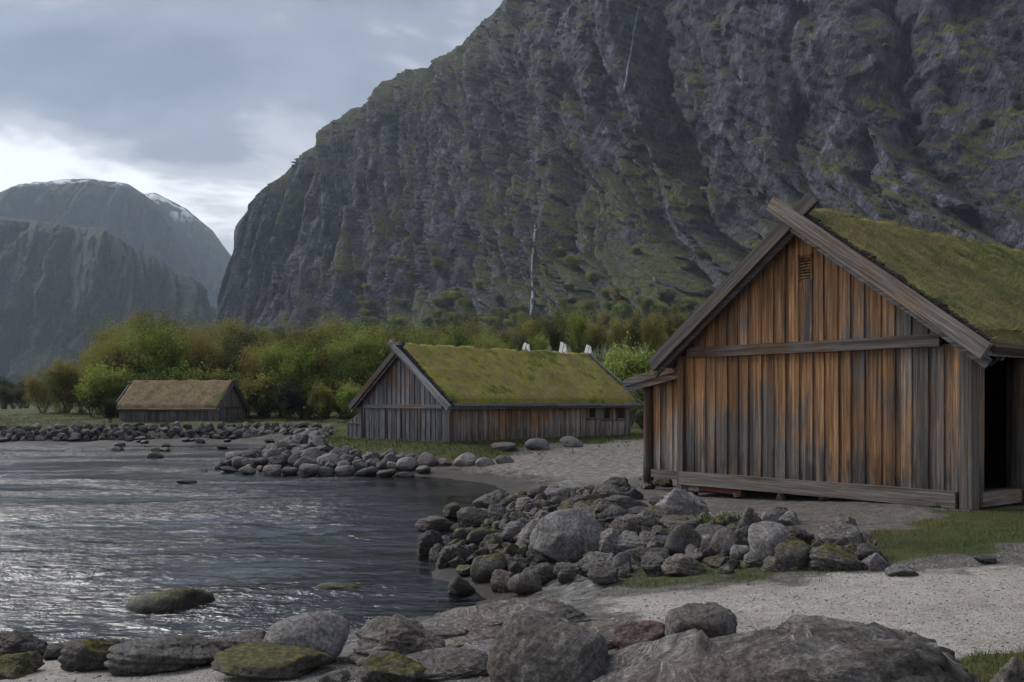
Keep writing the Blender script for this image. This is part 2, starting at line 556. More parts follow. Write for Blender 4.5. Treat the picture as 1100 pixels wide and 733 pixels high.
# ------------------------------------------------------------------ terrain
def sdf_poly(px, py, poly):
    """signed distance to a polygon, positive inside"""
    poly = np.asarray(poly, float)
    d = np.full(px.shape, 1e9)
    inside = np.zeros(px.shape, bool)
    n = len(poly)
    for i in range(n):
        ax, ay = poly[i]; bx, by = poly[(i+1) % n]
        ex, ey = bx-ax, by-ay
        wx, wy = px-ax, py-ay
        t = np.clip((wx*ex+wy*ey)/(ex*ex+ey*ey), 0, 1)
        d = np.minimum(d, (wx-ex*t)**2+(wy-ey*t)**2)
        cond = (ay > py) != (by > py)
        with np.errstate(divide='ignore', invalid='ignore'):
            xi = ax+(py-ay)*ex/np.where(ey == 0, 1e-9, ey)
        inside ^= cond & (px < xi)
    d = np.sqrt(d)
    return np.where(inside, d, -d)

LAND = [(-5.2, 9.9), (-4.3, 10.1), (-2.7, 10.5), (-1.9, 10.9), (-1.1, 11.5), (-.6, 12.1), (-.36, 12.8), (-.7, 13.6), (-1.2, 14.5),
        (-1.2, 16.0), (-1.1, 17.6), (-1.0, 19.5), (-1.0, 21.9), (-.7, 23.8), (-.3, 26.1), (-.15, 28.2), (-.9, 31.0),
        (-2.6, 33.3), (-4.9, 34.6), (-7.4, 34.0), (-10.0, 35.6), (-11.2, 37.8), (-11.8, 42.5), (-11.4, 46), (-12.5, 52),
        (-13.2, 56.5), (-16.2, 58.6), (-20, 57.2), (-26, 56.0), (-30.4, 55.5), (-36, 56), (-60, 66), (-150, 120), (-400, 320), (-1400, 900),
        (-3500, 1200), (-3500, 6000), (5000, 6000), (5000, -400), (-900, -400), (-900, -30), (-100, 0), (-30, 8.2), (-9, 9.5)]
PLAT = [(1.9, 15.4), (2.2, 14.2), (3.2, 12.9), (4.2, 11.9), (5.6, 11.8), (9, 12.2), (40, 14), (60, 70), (12, 44), (5.2, 32), (2.6, 22.5), (1.7, 18.5)]
H2C, H2A = np.array([-2.49, 38.3]), math.atan2(.714, .70)
def house_dist(x, y, c, a, x0, x1, y0, y1):
    lx = (x-c[0])*math.cos(a)+(y-c[1])*math.sin(a)
    ly = -(x-c[0])*math.sin(a)+(y-c[1])*math.cos(a)
    dx = np.maximum(np.maximum(x0-lx, lx-x1), 0)
    dy = np.maximum(np.maximum(y0-ly, ly-y1), 0)
    return np.hypot(dx, dy), lx, ly
WALL_LINE = [(-48, 59.5), (-30.5, 60.0), (-24, 62.5), (-17.4, 65.0), (-13.4, 65.5)]     # foot of the far seawall
def wall_y(x):
    return np.interp(x, [p[0] for p in WALL_LINE], [p[1] for p in WALL_LINE])

def terrain(x, y):
    """height of the ground and the masks (grass, pale gravel, rock shelf, wet)"""
    x = np.asarray(x, float); y = np.asarray(y, float)
    ds = sdf_poly(x, y, LAND)
    n1 = fbm(x*.35, y*.35, 0.0, 3)
    n2 = fbm(x*1.7, y*1.7, 3.0, 3)
    z = np.where(ds > 0, .95*(1-np.exp(-.235*np.maximum(ds, 0))), np.maximum(-.28*np.abs(ds)**.9, -3.0))
    # flat bench the big house stands on
    pl = sdf_poly(x, y, PLAT)
    zp = .66+.235*sstep(3.2, 7.0, x)+.012*np.maximum(y-22, 0)*sstep(3, 8, x)
    z = z+(zp-z)*sstep(-.75, .25, pl)*sstep(90, 50, y)
    # tidal flat in front of the far seawall, and the step behind it
    fw = sstep(-11.5, -14.5, x)*sstep(-70, -50, x)
    flat = np.clip(.03*(y-55), -.5, .12)
    behind = .86
    wy = wall_y(x)
    zz = np.where(y < wy+.4, np.minimum(z, flat), behind)
    zz = np.where((y >= wy+.4) & (y < wy+2.0), .12+(behind-.12)*np.clip((y-wy-.4)/1.6, 0, 1), zz)
    z = np.where(ds > -5, z+(zz-z)*fw*sstep(90, 75, y), z)
    # gently rising fields, and the bank behind the middle boathouse
    z = z+.018*np.maximum(np.minimum(y, 130)-62, 0)*sstep(0, 4, ds)*sstep(-60, 0, x+.25*y)
    z = z+4.6*sstep(58, 82, y)*sstep(-6, 9, x)+sstep(80, 180, y)*6.0*sstep(-40, 0, x)
    z = z+n1*.10*sstep(-1, 3, ds)*sstep(2, 6, np.abs(pl)+1)+n1*.35*sstep(50, 70, y)+.02*n2
    hd, lx, ly = house_dist(x, y, H2C, H2A, -.3, 11.9, -.3, 7.2)
    z = np.where(hd < 3, z+(0.93-z)*sstep(3, .4, hd), z)
    # ---- masks
    grass = np.maximum(sstep(3.4, 1.2, hd+n1*1.6), sstep(47, 52, y+n1*3)*sstep(.8, 3.0, ds))
    grass = np.where((fw > .3) & (y < wy+2.2), 0, grass)
    g2 = sdf_poly(x, y, [(3.7, 11.75), (4.6, 11.5), (5.6, 11.7), (7.4, 11.9), (12, 12.8), (12, 14.3), (8.0, 15.3), (6.8, 15.2), (5.4, 13.7), (4.4, 13.4)])
    grass = np.maximum(grass, .95*sstep(-.35, .45, g2+n2*.5))
    g3 = sdf_poly(x, y, [(2.55, 6.0), (2.9, 6.75), (3.5, 7.15), (9, 8.2), (9, 3), (2.3, 3)])
    grass = np.maximum(grass, sstep(-.2, .2, g3+n2*.25))
    g4 = sdf_poly(x, y, [(1.0, 12.2), (1.4, 11.4), (2.6, 11.1), (3.9, 11.6), (3.0, 12.6), (1.8, 13.2)])
    grass = np.maximum(grass, .55*sstep(-.4, .3, g4+n2*.6))
    g5 = sdf_poly(x, y, [(2.0, 13.9), (3.0, 12.4), (4.2, 11.5), (4.9, 11.7), (4.2, 13.2), (2.9, 14.6)])
    grass = np.maximum(grass, .62*sstep(-.3, .3, g5+n2*.5))
    path = sdf_poly(x, y, [(.9, 11.2), (2.2, 11.0), (3.6, 11.3), (5, 11.0), (12, 11.4), (14, 8.8), (5, 7.6), (3.4, 6.9), (1.6, 7.2), (.9, 10.2)])
    cove = sdf_poly(x, y, [(-2.2, 33.9), (-.2, 30), (.9, 27), (2.2, 25), (4.0, 24), (9, 33), (12, 45), (6.3, 45), (2.5, 39.5), (-.5, 37), (-3, 35.4)])
    fg = sdf_poly(x, y, [(-9, 9.0), (-5, 8.95), (-2.5, 9.3), (-1.7, 8.8), (-1.2, 6), (-9, 4)])
    gravel = np.maximum(np.maximum(sstep(-.4, .7, path+n2*.5), .42*sstep(-.6, 1.2, cove+n1)), .8*sstep(-.2, .4, fg))
    shelf = sdf_poly(x, y, [(-1.5, 11.2), (-.3, 12.7), (.6, 13.2), (1.5, 12.3), (1.0, 11.2), (.9, 10), (.4, 7.5), (-1.2, 8.2), (-2.2, 10)])
    shelf = sstep(-.3, .5, shelf+n2*.4)
    wet = np.maximum(sstep(.30, .04, z), 0)
    # bedrock shelf: tilted ledges with broken edges
    t = (x*.35+y*.94)*2.1+fbm(x*.8, y*.8, 7.0, 3)*1.1
    ledge = (t-np.floor(t))
    z = z+shelf*(.12*(ledge**2.2)-.04+.07*fbm(x*2.2, y*6, 1.0, 5, .6))
    z = z+.012*fbm(x*9, y*9, 2.0, 2)*(1-shelf)*sstep(30, 10, y)
    return z, grass, gravel, shelf, wet

def grow(a, b, s0, g):
    out = [a]; s = s0
    while out[-1] < b:
        out.append(out[-1]+s); s *= g
    return np.array(out)
gx = np.concatenate([-grow(6.0, 4800, .06, 1.045)[::-1], np.arange(-5.94, 8.6, .055), grow(8.6, 4800, .06, 1.045)])
gy = np.concatenate([-grow(-3.6, 300, .3, 1.2)[::-1], np.arange(3.8, 16.0, .055), grow(16.0, 5500, .056, 1.022)])
GX, GY = np.meshgrid(gx, gy)
tz, tg, tp, tsf, tw = terrain(GX.ravel(), GY.ravel())
me = new_mesh('ground', np.stack([GX.ravel(), GY.ravel(), tz], 1), grid_faces(len(gx), len(gy)), True)
ca = me.color_attributes.new('masks', 'FLOAT_COLOR', 'POINT')
ca.data.foreach_set('color', np.stack([tg, tp, tsf, tw], 1).astype(np.float32).ravel())

from bisect import bisect_right
TZ = tz.reshape(len(gy), len(gx))
def zg(x, y):
    i = min(max(bisect_right(gx, x)-1, 0), len(gx)-2); j = min(max(bisect_right(gy, y)-1, 0), len(gy)-2)
    u = (x-gx[i])/(gx[i+1]-gx[i]); v = (y-gy[j])/(gy[j+1]-gy[j])
    return float(TZ[j, i]*(1-u)*(1-v)+TZ[j, i+1]*u*(1-v)+TZ[j+1, i]*(1-u)*v+TZ[j+1, i+1]*u*v)
def survey(px, py, dmin=4.0, dmax=140):
    """where the sight line through a photo pixel meets the ground (or the water)"""
    d = dmin
    while d < dmax:
        x = (px-550)/F*d; z = CAMZ+(431-py)/F*d
        if z <= max(zg(x, d), 0.0 if d > 8 else -9):
            return x, d
        d += .03 if d < 20 else .12
    return (px-550)/F*dmax, dmax

def mat_ground():
    k = NT('ground_cover')
    at_ = k.n('ShaderNodeAttribute', attribute_name='masks')
    sp = k.n('ShaderNodeSeparateColor'); k.l(at_.outputs['Color'], sp.inputs[0])
    grass, gravel, shelf, wet = sp.outputs[0], sp.outputs[1], sp.outputs[2], at_.outputs['Alpha']
    p = k.pos()
    big = k.noise(p, .7, 4, .6)
    med = k.noise(p, 5, 5, .65)
    fine = k.noise(p, 45, 5, .7)
    peb = k.voronoi(p, 60, 'F1', 'Color')
    pebd = k.voronoi(p, 60)
    sepc = k.n('ShaderNodeSeparateColor'); k.l(peb, sepc.inputs[0])
    # coarse shore gravel
    c = k.ramp(med, [(.3, (.065, .060, .055)), (.55, (.12, .112, .103)), (.75, (.18, .168, .153))])
    c = k.mix(1.0, c, k.ramp(sepc.outputs[0], [(0, (.55, .55, .55)), (1, (1.5, 1.48, 1.45))]), 'MULTIPLY')
    # pale crushed gravel of the path
    g = k.ramp(k.math('ADD', k.math('MULTIPLY', big, .5), k.math('MULTIPLY', med, .5)), [(.3, (.21, .193, .172)), (.5, (.335, .313, .283)), (.7, (.43, .405, .37))])
    g = k.mix(1.0, g, k.ramp(sepc.outputs[1], [(0, (.62, .62, .62)), (1, (1.3, 1.3, 1.3))]), 'MULTIPLY')
    gm = k.step(k.math('ADD', gravel, k.math('MULTIPLY', k.math('SUBTRACT', med, .5), .7)), .25, .75)
    c = k.mix(gm, c, g)
    # rock shelf
    band = k.noise(k.mapping(p, (1.2, 7, 3), (0, 0, R(-18))), 1.6, 6, .65, .7)
    s = k.ramp(band, [(.32, (.045, .042, .039)), (.44, (.13, .124, .116)), (.56, (.20, .194, .186)), (.68, (.38, .375, .37))])
    s = k.mix(1.0, s, k.ramp(fine, [(.3, (.5, .5, .5)), (.7, (1.4, 1.4, 1.4))]), 'MULTIPLY')
    c = k.mix(k.step(k.math('ADD', shelf, k.math('MULTIPLY', k.math('SUBTRACT', med, .5), .5)), .35, .65), c, s)
    # turf
    t = k.ramp(k.math('ADD', k.math('MULTIPLY', big, .55), k.math('MULTIPLY', fine, .45)), [(.3, (.022, .030, .010)), (.5, (.050, .062, .016)), (.62, (.085, .080, .026)), (.75, (.10, .075, .035))])
    tm = k.step(k.math('ADD', grass, k.math('MULTIPLY', k.math('SUBTRACT', med, .5), .9)), .36, .62)
    c = k.mix(tm, c, t)
    zz = k.math('ADD', k.pz(), k.math('MULTIPLY', k.math('SUBTRACT', big, .5), .22))
    wrack = k.math('MULTIPLY', k.math('MULTIPLY', k.step(zz, .13, .19), k.step(zz, .33, .24)), k.step(k.noise(p, 3.2, 5, .7), .44, .58))
    c = k.mix(k.math('MULTIPLY', wrack, .85), c, (.030, .024, .016))
    # wet shore
    w = k.step(k.math('ADD', wet, k.math('MULTIPLY', k.math('SUBTRACT', med, .5), .6)), .25, .8)
    c = k.mix(w, c, k.mix(1.0, c, (.32, .30, .27), 'MULTIPLY'))
    k.color(c)
    k.rough(k.math('SUBTRACT', .9, k.math('MULTIPLY', w, .45)))
    h = k.math('ADD', k.math('MULTIPLY', pebd, -1.0), k.math('MULTIPLY', fine, 1.0))
    h = k.math('ADD', h, k.math('MULTIPLY', k.math('MULTIPLY', band, shelf), 2.5))
    k.normal(k.bump(h, .8, .02))
    return k.m
ground = link('ground', me, mat_ground())
tag(ground, kind='structure')

# ------------------------------------------------------------------ fjord water
def mat_water():
    k = NT('fjord_water')
    p = k.pos()
    w1 = k.noise(k.mapping(p, (.75, 1.5, 1), (0, 0, R(14))), 5.0, 3, .6, .6)
    w2 = k.noise(k.mapping(p, (1, 1.5, 1), (0, 0, R(-24))), 13, 3, .6)
    w3 = k.noise(k.mapping(p, (.5, 1.4, 1), (0, 0, R(5))), 1.1, 3, .55, .4)
    h = k.math('ADD', k.math('MULTIPLY', w1, .6), k.math('MULTIPLY', w2, .14))
    h = k.math('ADD', h, k.math('MULTIPLY', w3, .8))
    sx = k.n('ShaderNodeSeparateXYZ'); k.l(p, sx.inputs[0])
    gust = k.step(k.noise(k.mapping(p, (.6, 1.3, 1), (0, 0, R(12))), .22, 3, .55, .5), .36, .62, .22, 1.0)
    lee = k.step(k.math('ADD', sx.outputs[0], k.math('MULTIPLY', sx.outputs[1], .16)), -1.2, 2.6, 1.0, .22)    # sheltered cove
    h = k.math('MULTIPLY', h, k.math('MULTIPLY', gust, lee))
    n = k.bump(h, 1.0, .15)
    gl = k.n('ShaderNodeBsdfGlossy'); gl.inputs['Roughness'].default_value = .10
    k.l(n, gl.inputs['Normal'])
    tr = k.n('ShaderNodeBsdfTransparent'); tr.inputs['Color'].default_value = (.42, .47, .46, 1)
    df = k.n('ShaderNodeBsdfDiffuse'); df.inputs['Color'].default_value = (.010, .014, .016, 1)
    body = k.n('ShaderNodeMixShader'); body.inputs[0].default_value = .62
    k.l(df.outputs[0], body.inputs[1]); k.l(tr.outputs[0], body.inputs[2])
    fr = k.n('ShaderNodeFresnel'); fr.inputs['IOR'].default_value = 1.9
    k.l(n, fr.inputs['Normal'])
    mx = k.n('ShaderNodeMixShader')
    k.l(k.math('MULTIPLY_ADD', fr.outputs[0], .88, .09), mx.inputs[0]); k.l(body.outputs[0], mx.inputs[1]); k.l(gl.outputs[0], mx.inputs[2])
    k.l(mx.outputs[0], k.out.inputs['Surface'])
    return k.m
wx_ = np.concatenate([-grow(13, 4600, .15, 1.06)[::-1], np.arange(-12.9, 1.6, .075), grow(1.6, 40, .3, 1.2)])
wy_ = np.concatenate([np.arange(-40, 7.5, 2.5), np.arange(7.6, 24, .06), grow(24, 5000, .07, 1.02)])
WX, WY = np.meshgrid(wx_, wy_)
fx, fy = WX.ravel(), WY.ravel()
fade = sstep(160, 50, fy)*(1-.75*sstep(-1.2, 2.6, fx+.16*fy))*(.45+.75*sstep(-.25, .3, fbm(fx*.13, fy*.26, 2.0, 3)))
wz = fade*(.055*fbm(fx*.55+.2*fy, fy*1.3-.15*fx, 1.0, 2)+.034*fbm(fx*1.9, fy*3.4+.4*fx, 5.0, 2))
water = link('water', new_mesh('water', np.stack([fx, fy, wz], 1), grid_faces(len(wx_), len(wy_)), True), mat_water())
tag(water, kind='structure')

# ------------------------------------------------------------------ mountains
def mat_mountain(name, veg=.5, pale=.5, snow=None, brown=.4, sc=1.0, near_veg=0.0, tone=1.0):
    k = NT(name)
    p = k.pos()
    big = k.noise(p, .011*sc, 5, .6, .4)
    med = k.noise(p, .05*sc, 6, .65, .5)
    fine = k.noise(p, .32*sc, 5, .7)
    streak = k.noise(k.mapping(k.mapping(p, rot=(0, R(-22), 0)), (1, 1, .16)), .085*sc, 6, .68, .3)
    streak2 = k.noise(k.mapping(k.mapping(p, rot=(0, R(-24), 0)), (1, 1, .2)), .28*sc, 5, .7)
    c = k.ramp(streak, [(.32, (.010, .010, .013)), (.45, (.040, .039, .046)), (.56, (.076, .075, .087)), (.70, (.165, .163, .182))])
    c = k.mix(1.0, c, k.ramp(streak2, [(.25, (.45, .45, .47)), (.5, (.95, .95, .95)), (.75, (1.7, 1.7, 1.72))]), 'MULTIPLY')
    c = k.mix(1.0, c, k.ramp(fine, [(.28, (.55, .55, .55)), (.72, (1.45, 1.45, 1.45))]), 'MULTIPLY')
    wv = k.n('ShaderNodeVectorMath', operation='ADD')
    k.l(p, wv.inputs[0])
    wn = k.n('ShaderNodeVectorMath', operation='SCALE'); k.l(k.noise(p, .06*sc, 4, .6, 0, 'Color'), wn.inputs[0]); wn.inputs['Scale'].default_value = 14.0/sc
    k.l(wn.outputs[0], wv.inputs[1])
    jv = k.mapping(k.mapping(wv.outputs[0], rot=(0, R(-18), 0)), (1, 1, .2))
    cell = k.n('ShaderNodeSeparateColor'); k.l(k.voronoi(jv, .20*sc, 'F1', 'Color'), cell.inputs[0])
    c = k.mix(1.0, c, k.ramp(cell.outputs[0], [(0, (.7, .7, .72)), (1, (1.3, 1.3, 1.3))]), 'MULTIPLY')
    joint = k.voronoi(jv, .20*sc, 'DISTANCE_TO_EDGE')
    c = k.mix(k.step(joint, .05, .0, 0, .22), c, (.008, .008, .009))
    stain_shade = k.noise(k.mapping(p, (1, 1, .07)), .05*sc, 5, .65, .2)
    c = k.mix(k.step(stain_shade, .54, .66, 0, .72), c, (.014, .014, .016))  # black wet streaks; they also put shading contrast into the rock colour
    pm = k.math('MULTIPLY', k.step(streak, .60, .70), k.step(k.math('ADD', k.math('MULTIPLY', big, .6), k.math('MULTIPLY', med, .4)), .50, .62))
    c = k.mix(k.math('MULTIPLY', pm, pale), c, (.30, .295, .31))
    # heath and birch scrub on ledges
    nz = k.nz()
    v = k.math('ADD', k.math('MULTIPLY', nz, 1.15), k.math('MULTIPLY', k.math('SUBTRACT', med, .5), 1.7))
    diag = k.noise(k.mapping(k.mapping(p, rot=(0, R(52), 0)), (.28, .6, 1)), .016*sc, 4, .6, .4)     # overgrown ramps climbing to the right
    v = k.math('ADD', v, k.math('MULTIPLY', k.math('SUBTRACT', big, .5), .8))
    v = k.math('ADD', v, k.math('MULTIPLY', k.math('SUBTRACT', diag, .5), 1.7))
    v = k.math('ADD', v, k.math('MULTIPLY', k.math('SUBTRACT', fine, .5), 1.1))
    sx = k.n('ShaderNodeSeparateXYZ'); k.l(p, sx.inputs[0])
    v = k.math('ADD', v, k.math('MULTIPLY', k.step(sx.outputs[1], 640, 300), near_veg))     # the nearer crags are more overgrown
    vm = k.step(v, .80-veg*.5, .98-veg*.5)
    vc = k.ramp(k.math('ADD', k.math('MULTIPLY', fine, .6), k.math('MULTIPLY', med, .4)), [(.36, (.016, .020, .007)), (.48, (.055, .064, .015)), (.58, (.095, .096, .022)), (.68, (.115, .098, .038))])
    vb = k.mix(k.math('MULTIPLY', k.step(k.noise(p, .03*sc, 4, .6), .45, .6), brown), vc, (.060, .046, .026))
    c = k.mix(vm, c, vb)
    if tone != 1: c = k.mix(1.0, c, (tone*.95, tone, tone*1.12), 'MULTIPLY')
    if snow:
        s = k.math('ADD', k.pz(), k.math('MULTIPLY', k.math('SUBTRACT', med, .5), snow[1]))
        sm = k.math('MULTIPLY', k.step(s, snow[0], snow[0]+snow[2]), k.step(k.noise(p, .018, 5, .6), .47, .56))
        c = k.mix(sm, c, (.80, .82, .86))
    k.color(c); k.rough(.9)
    h = k.math('ADD', k.math('MULTIPLY', streak2, .8), k.math('MULTIPLY', fine, .7))
    h = k.math('ADD', h, k.math('MULTIPLY', cell.outputs[1], .8))
    h = k.math('ADD', h, k.math('MULTIPLY', k.step(joint, 0, .12), .4))
    k.normal(k.bump(h, .9, 1.6/sc))
    return k.m

def interp_line(u, pts):
    pts = np.asarray(pts, float)
    t = np.linspace(0, 1, len(pts))
    return np.stack([np.interp(u, t, pts[:, i]) for i in range(pts.shape[1])], -1)

MOUNT = 1.0
def mountain(name, base, crest, prof, nu, nv, amp, seed, mat, back=400, gully=1.0, udens=None, lean=.42, near=0.0, fs=1.0):
    """rock wall between a foot line and a crest line, weathered into buttresses and gullies, with a plateau behind"""
    u = np.linspace(0, 1, nu) if udens is None else udens(np.linspace(0, 1, nu))
    B = interp_line(u, base); C = interp_line(u, crest)
    pv = np.asarray(prof, float)
    v = np.linspace(0, 1, nv)
    hv = np.interp(v, pv[:, 0], pv[:, 1]); zv = np.interp(v, pv[:, 0], pv[:, 2])
    P = np.zeros((nv, nu, 3))
    P[..., 0] = B[None, :, 0]+(C-B)[None, :, 0]*hv[:, None]
    P[..., 1] = B[None, :, 1]+(C-B)[None, :, 1]*hv[:, None]
    P[..., 2] = B[None, :, 2]+(C-B)[None, :, 2]*zv[:, None]
    dB = np.gradient(B[:, :2], axis=0)
    t = dB/np.linalg.norm(dB, axis=1, keepdims=True)
    nrm = np.stack([t[:, 1], -t[:, 0]], 1)
    flip = np.sign(np.median(np.sum(nrm*-(B[:, :2]), axis=1))) or 1
    nrm = nrm*flip
    ker = np.ones(41)/41
    pad = np.pad(nrm, ((20, 20), (0, 0)), mode='edge')
    nrm = np.stack([np.convolve(pad[:, i], ker, 'valid') for i in range(2)], 1)
    s = np.concatenate([[0], np.cumsum(np.linalg.norm(np.diff(B[:, :2], axis=0), axis=1))])
    S = np.broadcast_to(s[None, :], (nv, nu)); Z = P[..., 2]
    A = S-lean*Z                                   # buttresses and cracks lean with the foliation of the rock
    k = seed*13.1
    S, Z, A = S/fs, Z/fs, A/fs
    rg = near*sstep(.42, .74, u)[None, :]          # the nearer end is broken, overgrown crag rather than clean slabs
    A = A+rg*.25*Z
    warp = fbm(S/150, Z/190, k, 4)*(30-16*rg)+fbm(S/31, Z/45, k+21, 3)*7
    ks = int(seed*101)
    d = .95*(ridged((A+warp)/165, Z/600, k+1, 2)-1.0)*(1-.3*rg)
    d = d+.50*gully*(ridged((A+.8*warp)/54, Z/260, k+2, 3, .55)-1.1)
    d = d+.34*facets((A+warp)/42, Z/380+(A+warp)/300, ks+1, 1.1)
    d = d+.17*facets((A+.8*warp)/16, Z/130+(A+warp)/90, ks+2, 1.2)
    d = d+.085*facets((A+.6*warp)/6.5, Z/42+(A+warp)/30, ks+3, 1.2)
    jag = 3.2*facets(S/15, Z/26, ks+9, .8)+1.4*facets(S/6, Z/10, ks+10, .8)
    c1 = np.abs(pnoise((A+.35*warp+jag)/62, Z/620, k+31)); c2 = np.abs(pnoise((A+.3*warp+jag)/27, Z/300, k+33))
    vt = np.clip((1-v)*8, 0, 1)[:, None]
    d = d-vt*(.46*np.exp(-(c1/.03)**2)*(1-.2*rg)+.24*np.exp(-(c2/.045)**2))          # deep narrow clefts
    t2 = (Z-.62*S)/70+1.3*fbm(S/80, Z/80, k+4, 3)   # slanting ledges
    fr = t2-np.floor(t2)
    d = d+.12*(1-.7*rg)*sstep(.0, .2, fr)*(1-fr)*sstep(-.15, .3, fbm(S/120, Z/90, k+9, 2)+.25*rg)
    d = d+.05*fbm(A/5.0, Z/14, k+6, 3, .6)+.22
    d = d+(.4+.6*rg)*(.05*facets((S+.2*warp)/2.6, Z/6.5+S/9, ks+4, 1.3)+.12*rg*facets((S+.5*warp)/10, Z/44+S/34, ks+5, 1.2))
    edge = np.minimum(1, np.maximum(.28, (1-v)*7))[:, None]*np.minimum(1, .25+v*6)[:, None]
    d = np.where(d < 0, d*1.35, d)*amp*edge*(1 if near == 0 else (.42+.58*sstep(.2, .42, u))[None, :])
    P[..., 0] += nrm[None, :, 0]*d; P[..., 1] += nrm[None, :, 1]*d
    # plateau behind the crest
    rows = [P]
    for i, f in enumerate((.04, .15, .5, 1.0)):
        Q = P[-1:].copy()
        Q[..., 0] -= nrm[None, :, 0]*back*f; Q[..., 1] -= nrm[None, :, 1]*back*f
        Q[..., 2] += fbm(S[:1]/60, S[:1]*0+f*9, k, 3)*amp*.15-back*.16*f*f
        rows.append(Q)
    P = np.concatenate(rows, 0)
    me = new_mesh(name, P.reshape(-1, 3), grid_faces(nu, P.shape[0])[:, ::-1], False)
    o = link(name, me, mat)
    tag(o, kind='structure')
    return o, P
def crest_pts(l):
    return [tuple(at(px, py, d)) for px, py, d in l]
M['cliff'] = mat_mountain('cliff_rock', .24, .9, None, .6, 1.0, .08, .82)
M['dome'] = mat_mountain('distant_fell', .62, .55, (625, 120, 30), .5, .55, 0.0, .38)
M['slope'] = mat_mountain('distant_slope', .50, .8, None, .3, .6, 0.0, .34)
PROF = [(0, 0, 0), (.12, .20, .075), (.3, .40, .24), (.55, .60, .53), (.8, .78, .83), (.93, .90, .96), (1, 1, 1)]
cliff_base = [(-200, 1500, -8), (-275, 1130, -8), (-324, 960, -8), (-232, 800, -8), (-140, 660, -6), (-60, 540, -4), (10, 435, -2), (75, 345, 0), (140, 270, 0), (220, 205, 0), (330, 150, 0)]
cliff_crest = crest_pts([(330, 240, 1500), (285, 217, 1200), (279, 219, 990), (305, 190, 985), (345, 163, 980), (388, 128, 960), (425, 86, 940), (480, 66, 925), (540, 10, 900), (700, -150, 800), (1250, -470, 640)])
cliff, CP = mountain('cliff_mountain', cliff_base, cliff_crest, PROF, 980, 430, 34, 1, M['cliff'], 500, 1.0,
                     lambda t: np.clip(.16*t/.1, 0, .16)*(t < .1)+(t >= .1)*(.16+.84*((t-.1)/.9)), .42, 1.0)
slope_base = [tuple(at(px, 431, d)[:2])+(-6,) for px, d in ((-260, 1250), (-120, 1300), (0, 1330), (80, 1350), (160, 1380), (240, 1420), (330, 1500))]
slope_crest = crest_pts([(-260, 200, 1750), (-120, 222, 1780), (-40, 228, 1790), (40, 238, 1800), (110, 247, 1800), (165, 277, 1780), (250, 352, 1740)])
mountain('forested_slope', slope_base, slope_crest, PROF, 460, 240, 85, 4, M['slope'], 300, 1.0, None, .3, 0.0, 1.25)
dome_base = [tuple(at(px, 431, d)[:2])+(-6,) for px, d in ((-330, 2300), (-160, 2300), (0, 2300), (100, 2300), (200, 2320), (300, 2380))]
dome_crest = crest_pts([(-330, 330, 2900), (-160, 262, 2900), (-40, 218, 2900), (20, 199, 2900), (60, 194, 2900), (100, 193, 2900), (140, 199, 2900), (170, 220, 2880), (190, 250, 2860), (230, 330, 2800), (290, 400, 2700)])
mountain('rounded_fell', dome_base, dome_crest, PROF, 480, 200, 80, 7, M['dome'], 500, .9, None, .15, 0.0, 1.5)
snow_base = [tuple(at(px, 431, d)[:2])+(-6,) for px, d in ((60, 3000), (150, 3000), (250, 3050), (330, 3150))]
snow_crest = crest_pts([(60, 240, 3600), (120, 212, 3600), (168, 208, 3600), (200, 224, 3600), (228, 248, 3580), (250, 278, 3560), (275, 320, 3500), (330, 400, 3400)])
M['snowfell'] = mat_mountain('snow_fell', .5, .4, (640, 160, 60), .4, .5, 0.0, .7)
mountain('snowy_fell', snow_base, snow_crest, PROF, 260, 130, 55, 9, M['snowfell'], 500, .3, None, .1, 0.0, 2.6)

# ------------------------------------------------------------------ turf-roofed boathouses
def plank_mesh(name, axis, a0, a1, face, thick, z0, z1a, z1b, seg=2, jit=.004, dirn=-1):
    """one upright board. axis 'y': on a gable, a = y, face = x of its back; axis 'x': on a long wall."""
    vs_, fs = [], []
    for i in range(seg+1):
        t = i/seg
        for a, zt in ((a0, z1a), (a1, z1b)):
            aa = a+random.uniform(-jit, jit)
            z = z0+(zt-z0)*t
            f = face+random.uniform(-jit, jit)*.5
            for q in (f, f+dirn*thick):
                vs_.append((q, aa, z) if axis == 'y' else (aa, q, z))
    for i in range(seg):
        b = i*4
        for k, m in ((0, 1), (1, 3), (3, 2), (2, 0)):
            fs.append((b+k, b+m, b+m+4, b+k+4))
    fs.append((0, 2, 3, 1)); e = seg*4
    fs.append((e, e+1, e+3, e+2))
    me = new_mesh(name, vs_, fs)
    bm = bmesh.new(); bm.from_mesh(me)
    bmesh.ops.recalc_face_normals(bm, faces=bm.faces)
    bm.to_mesh(me); bm.free()
    return me

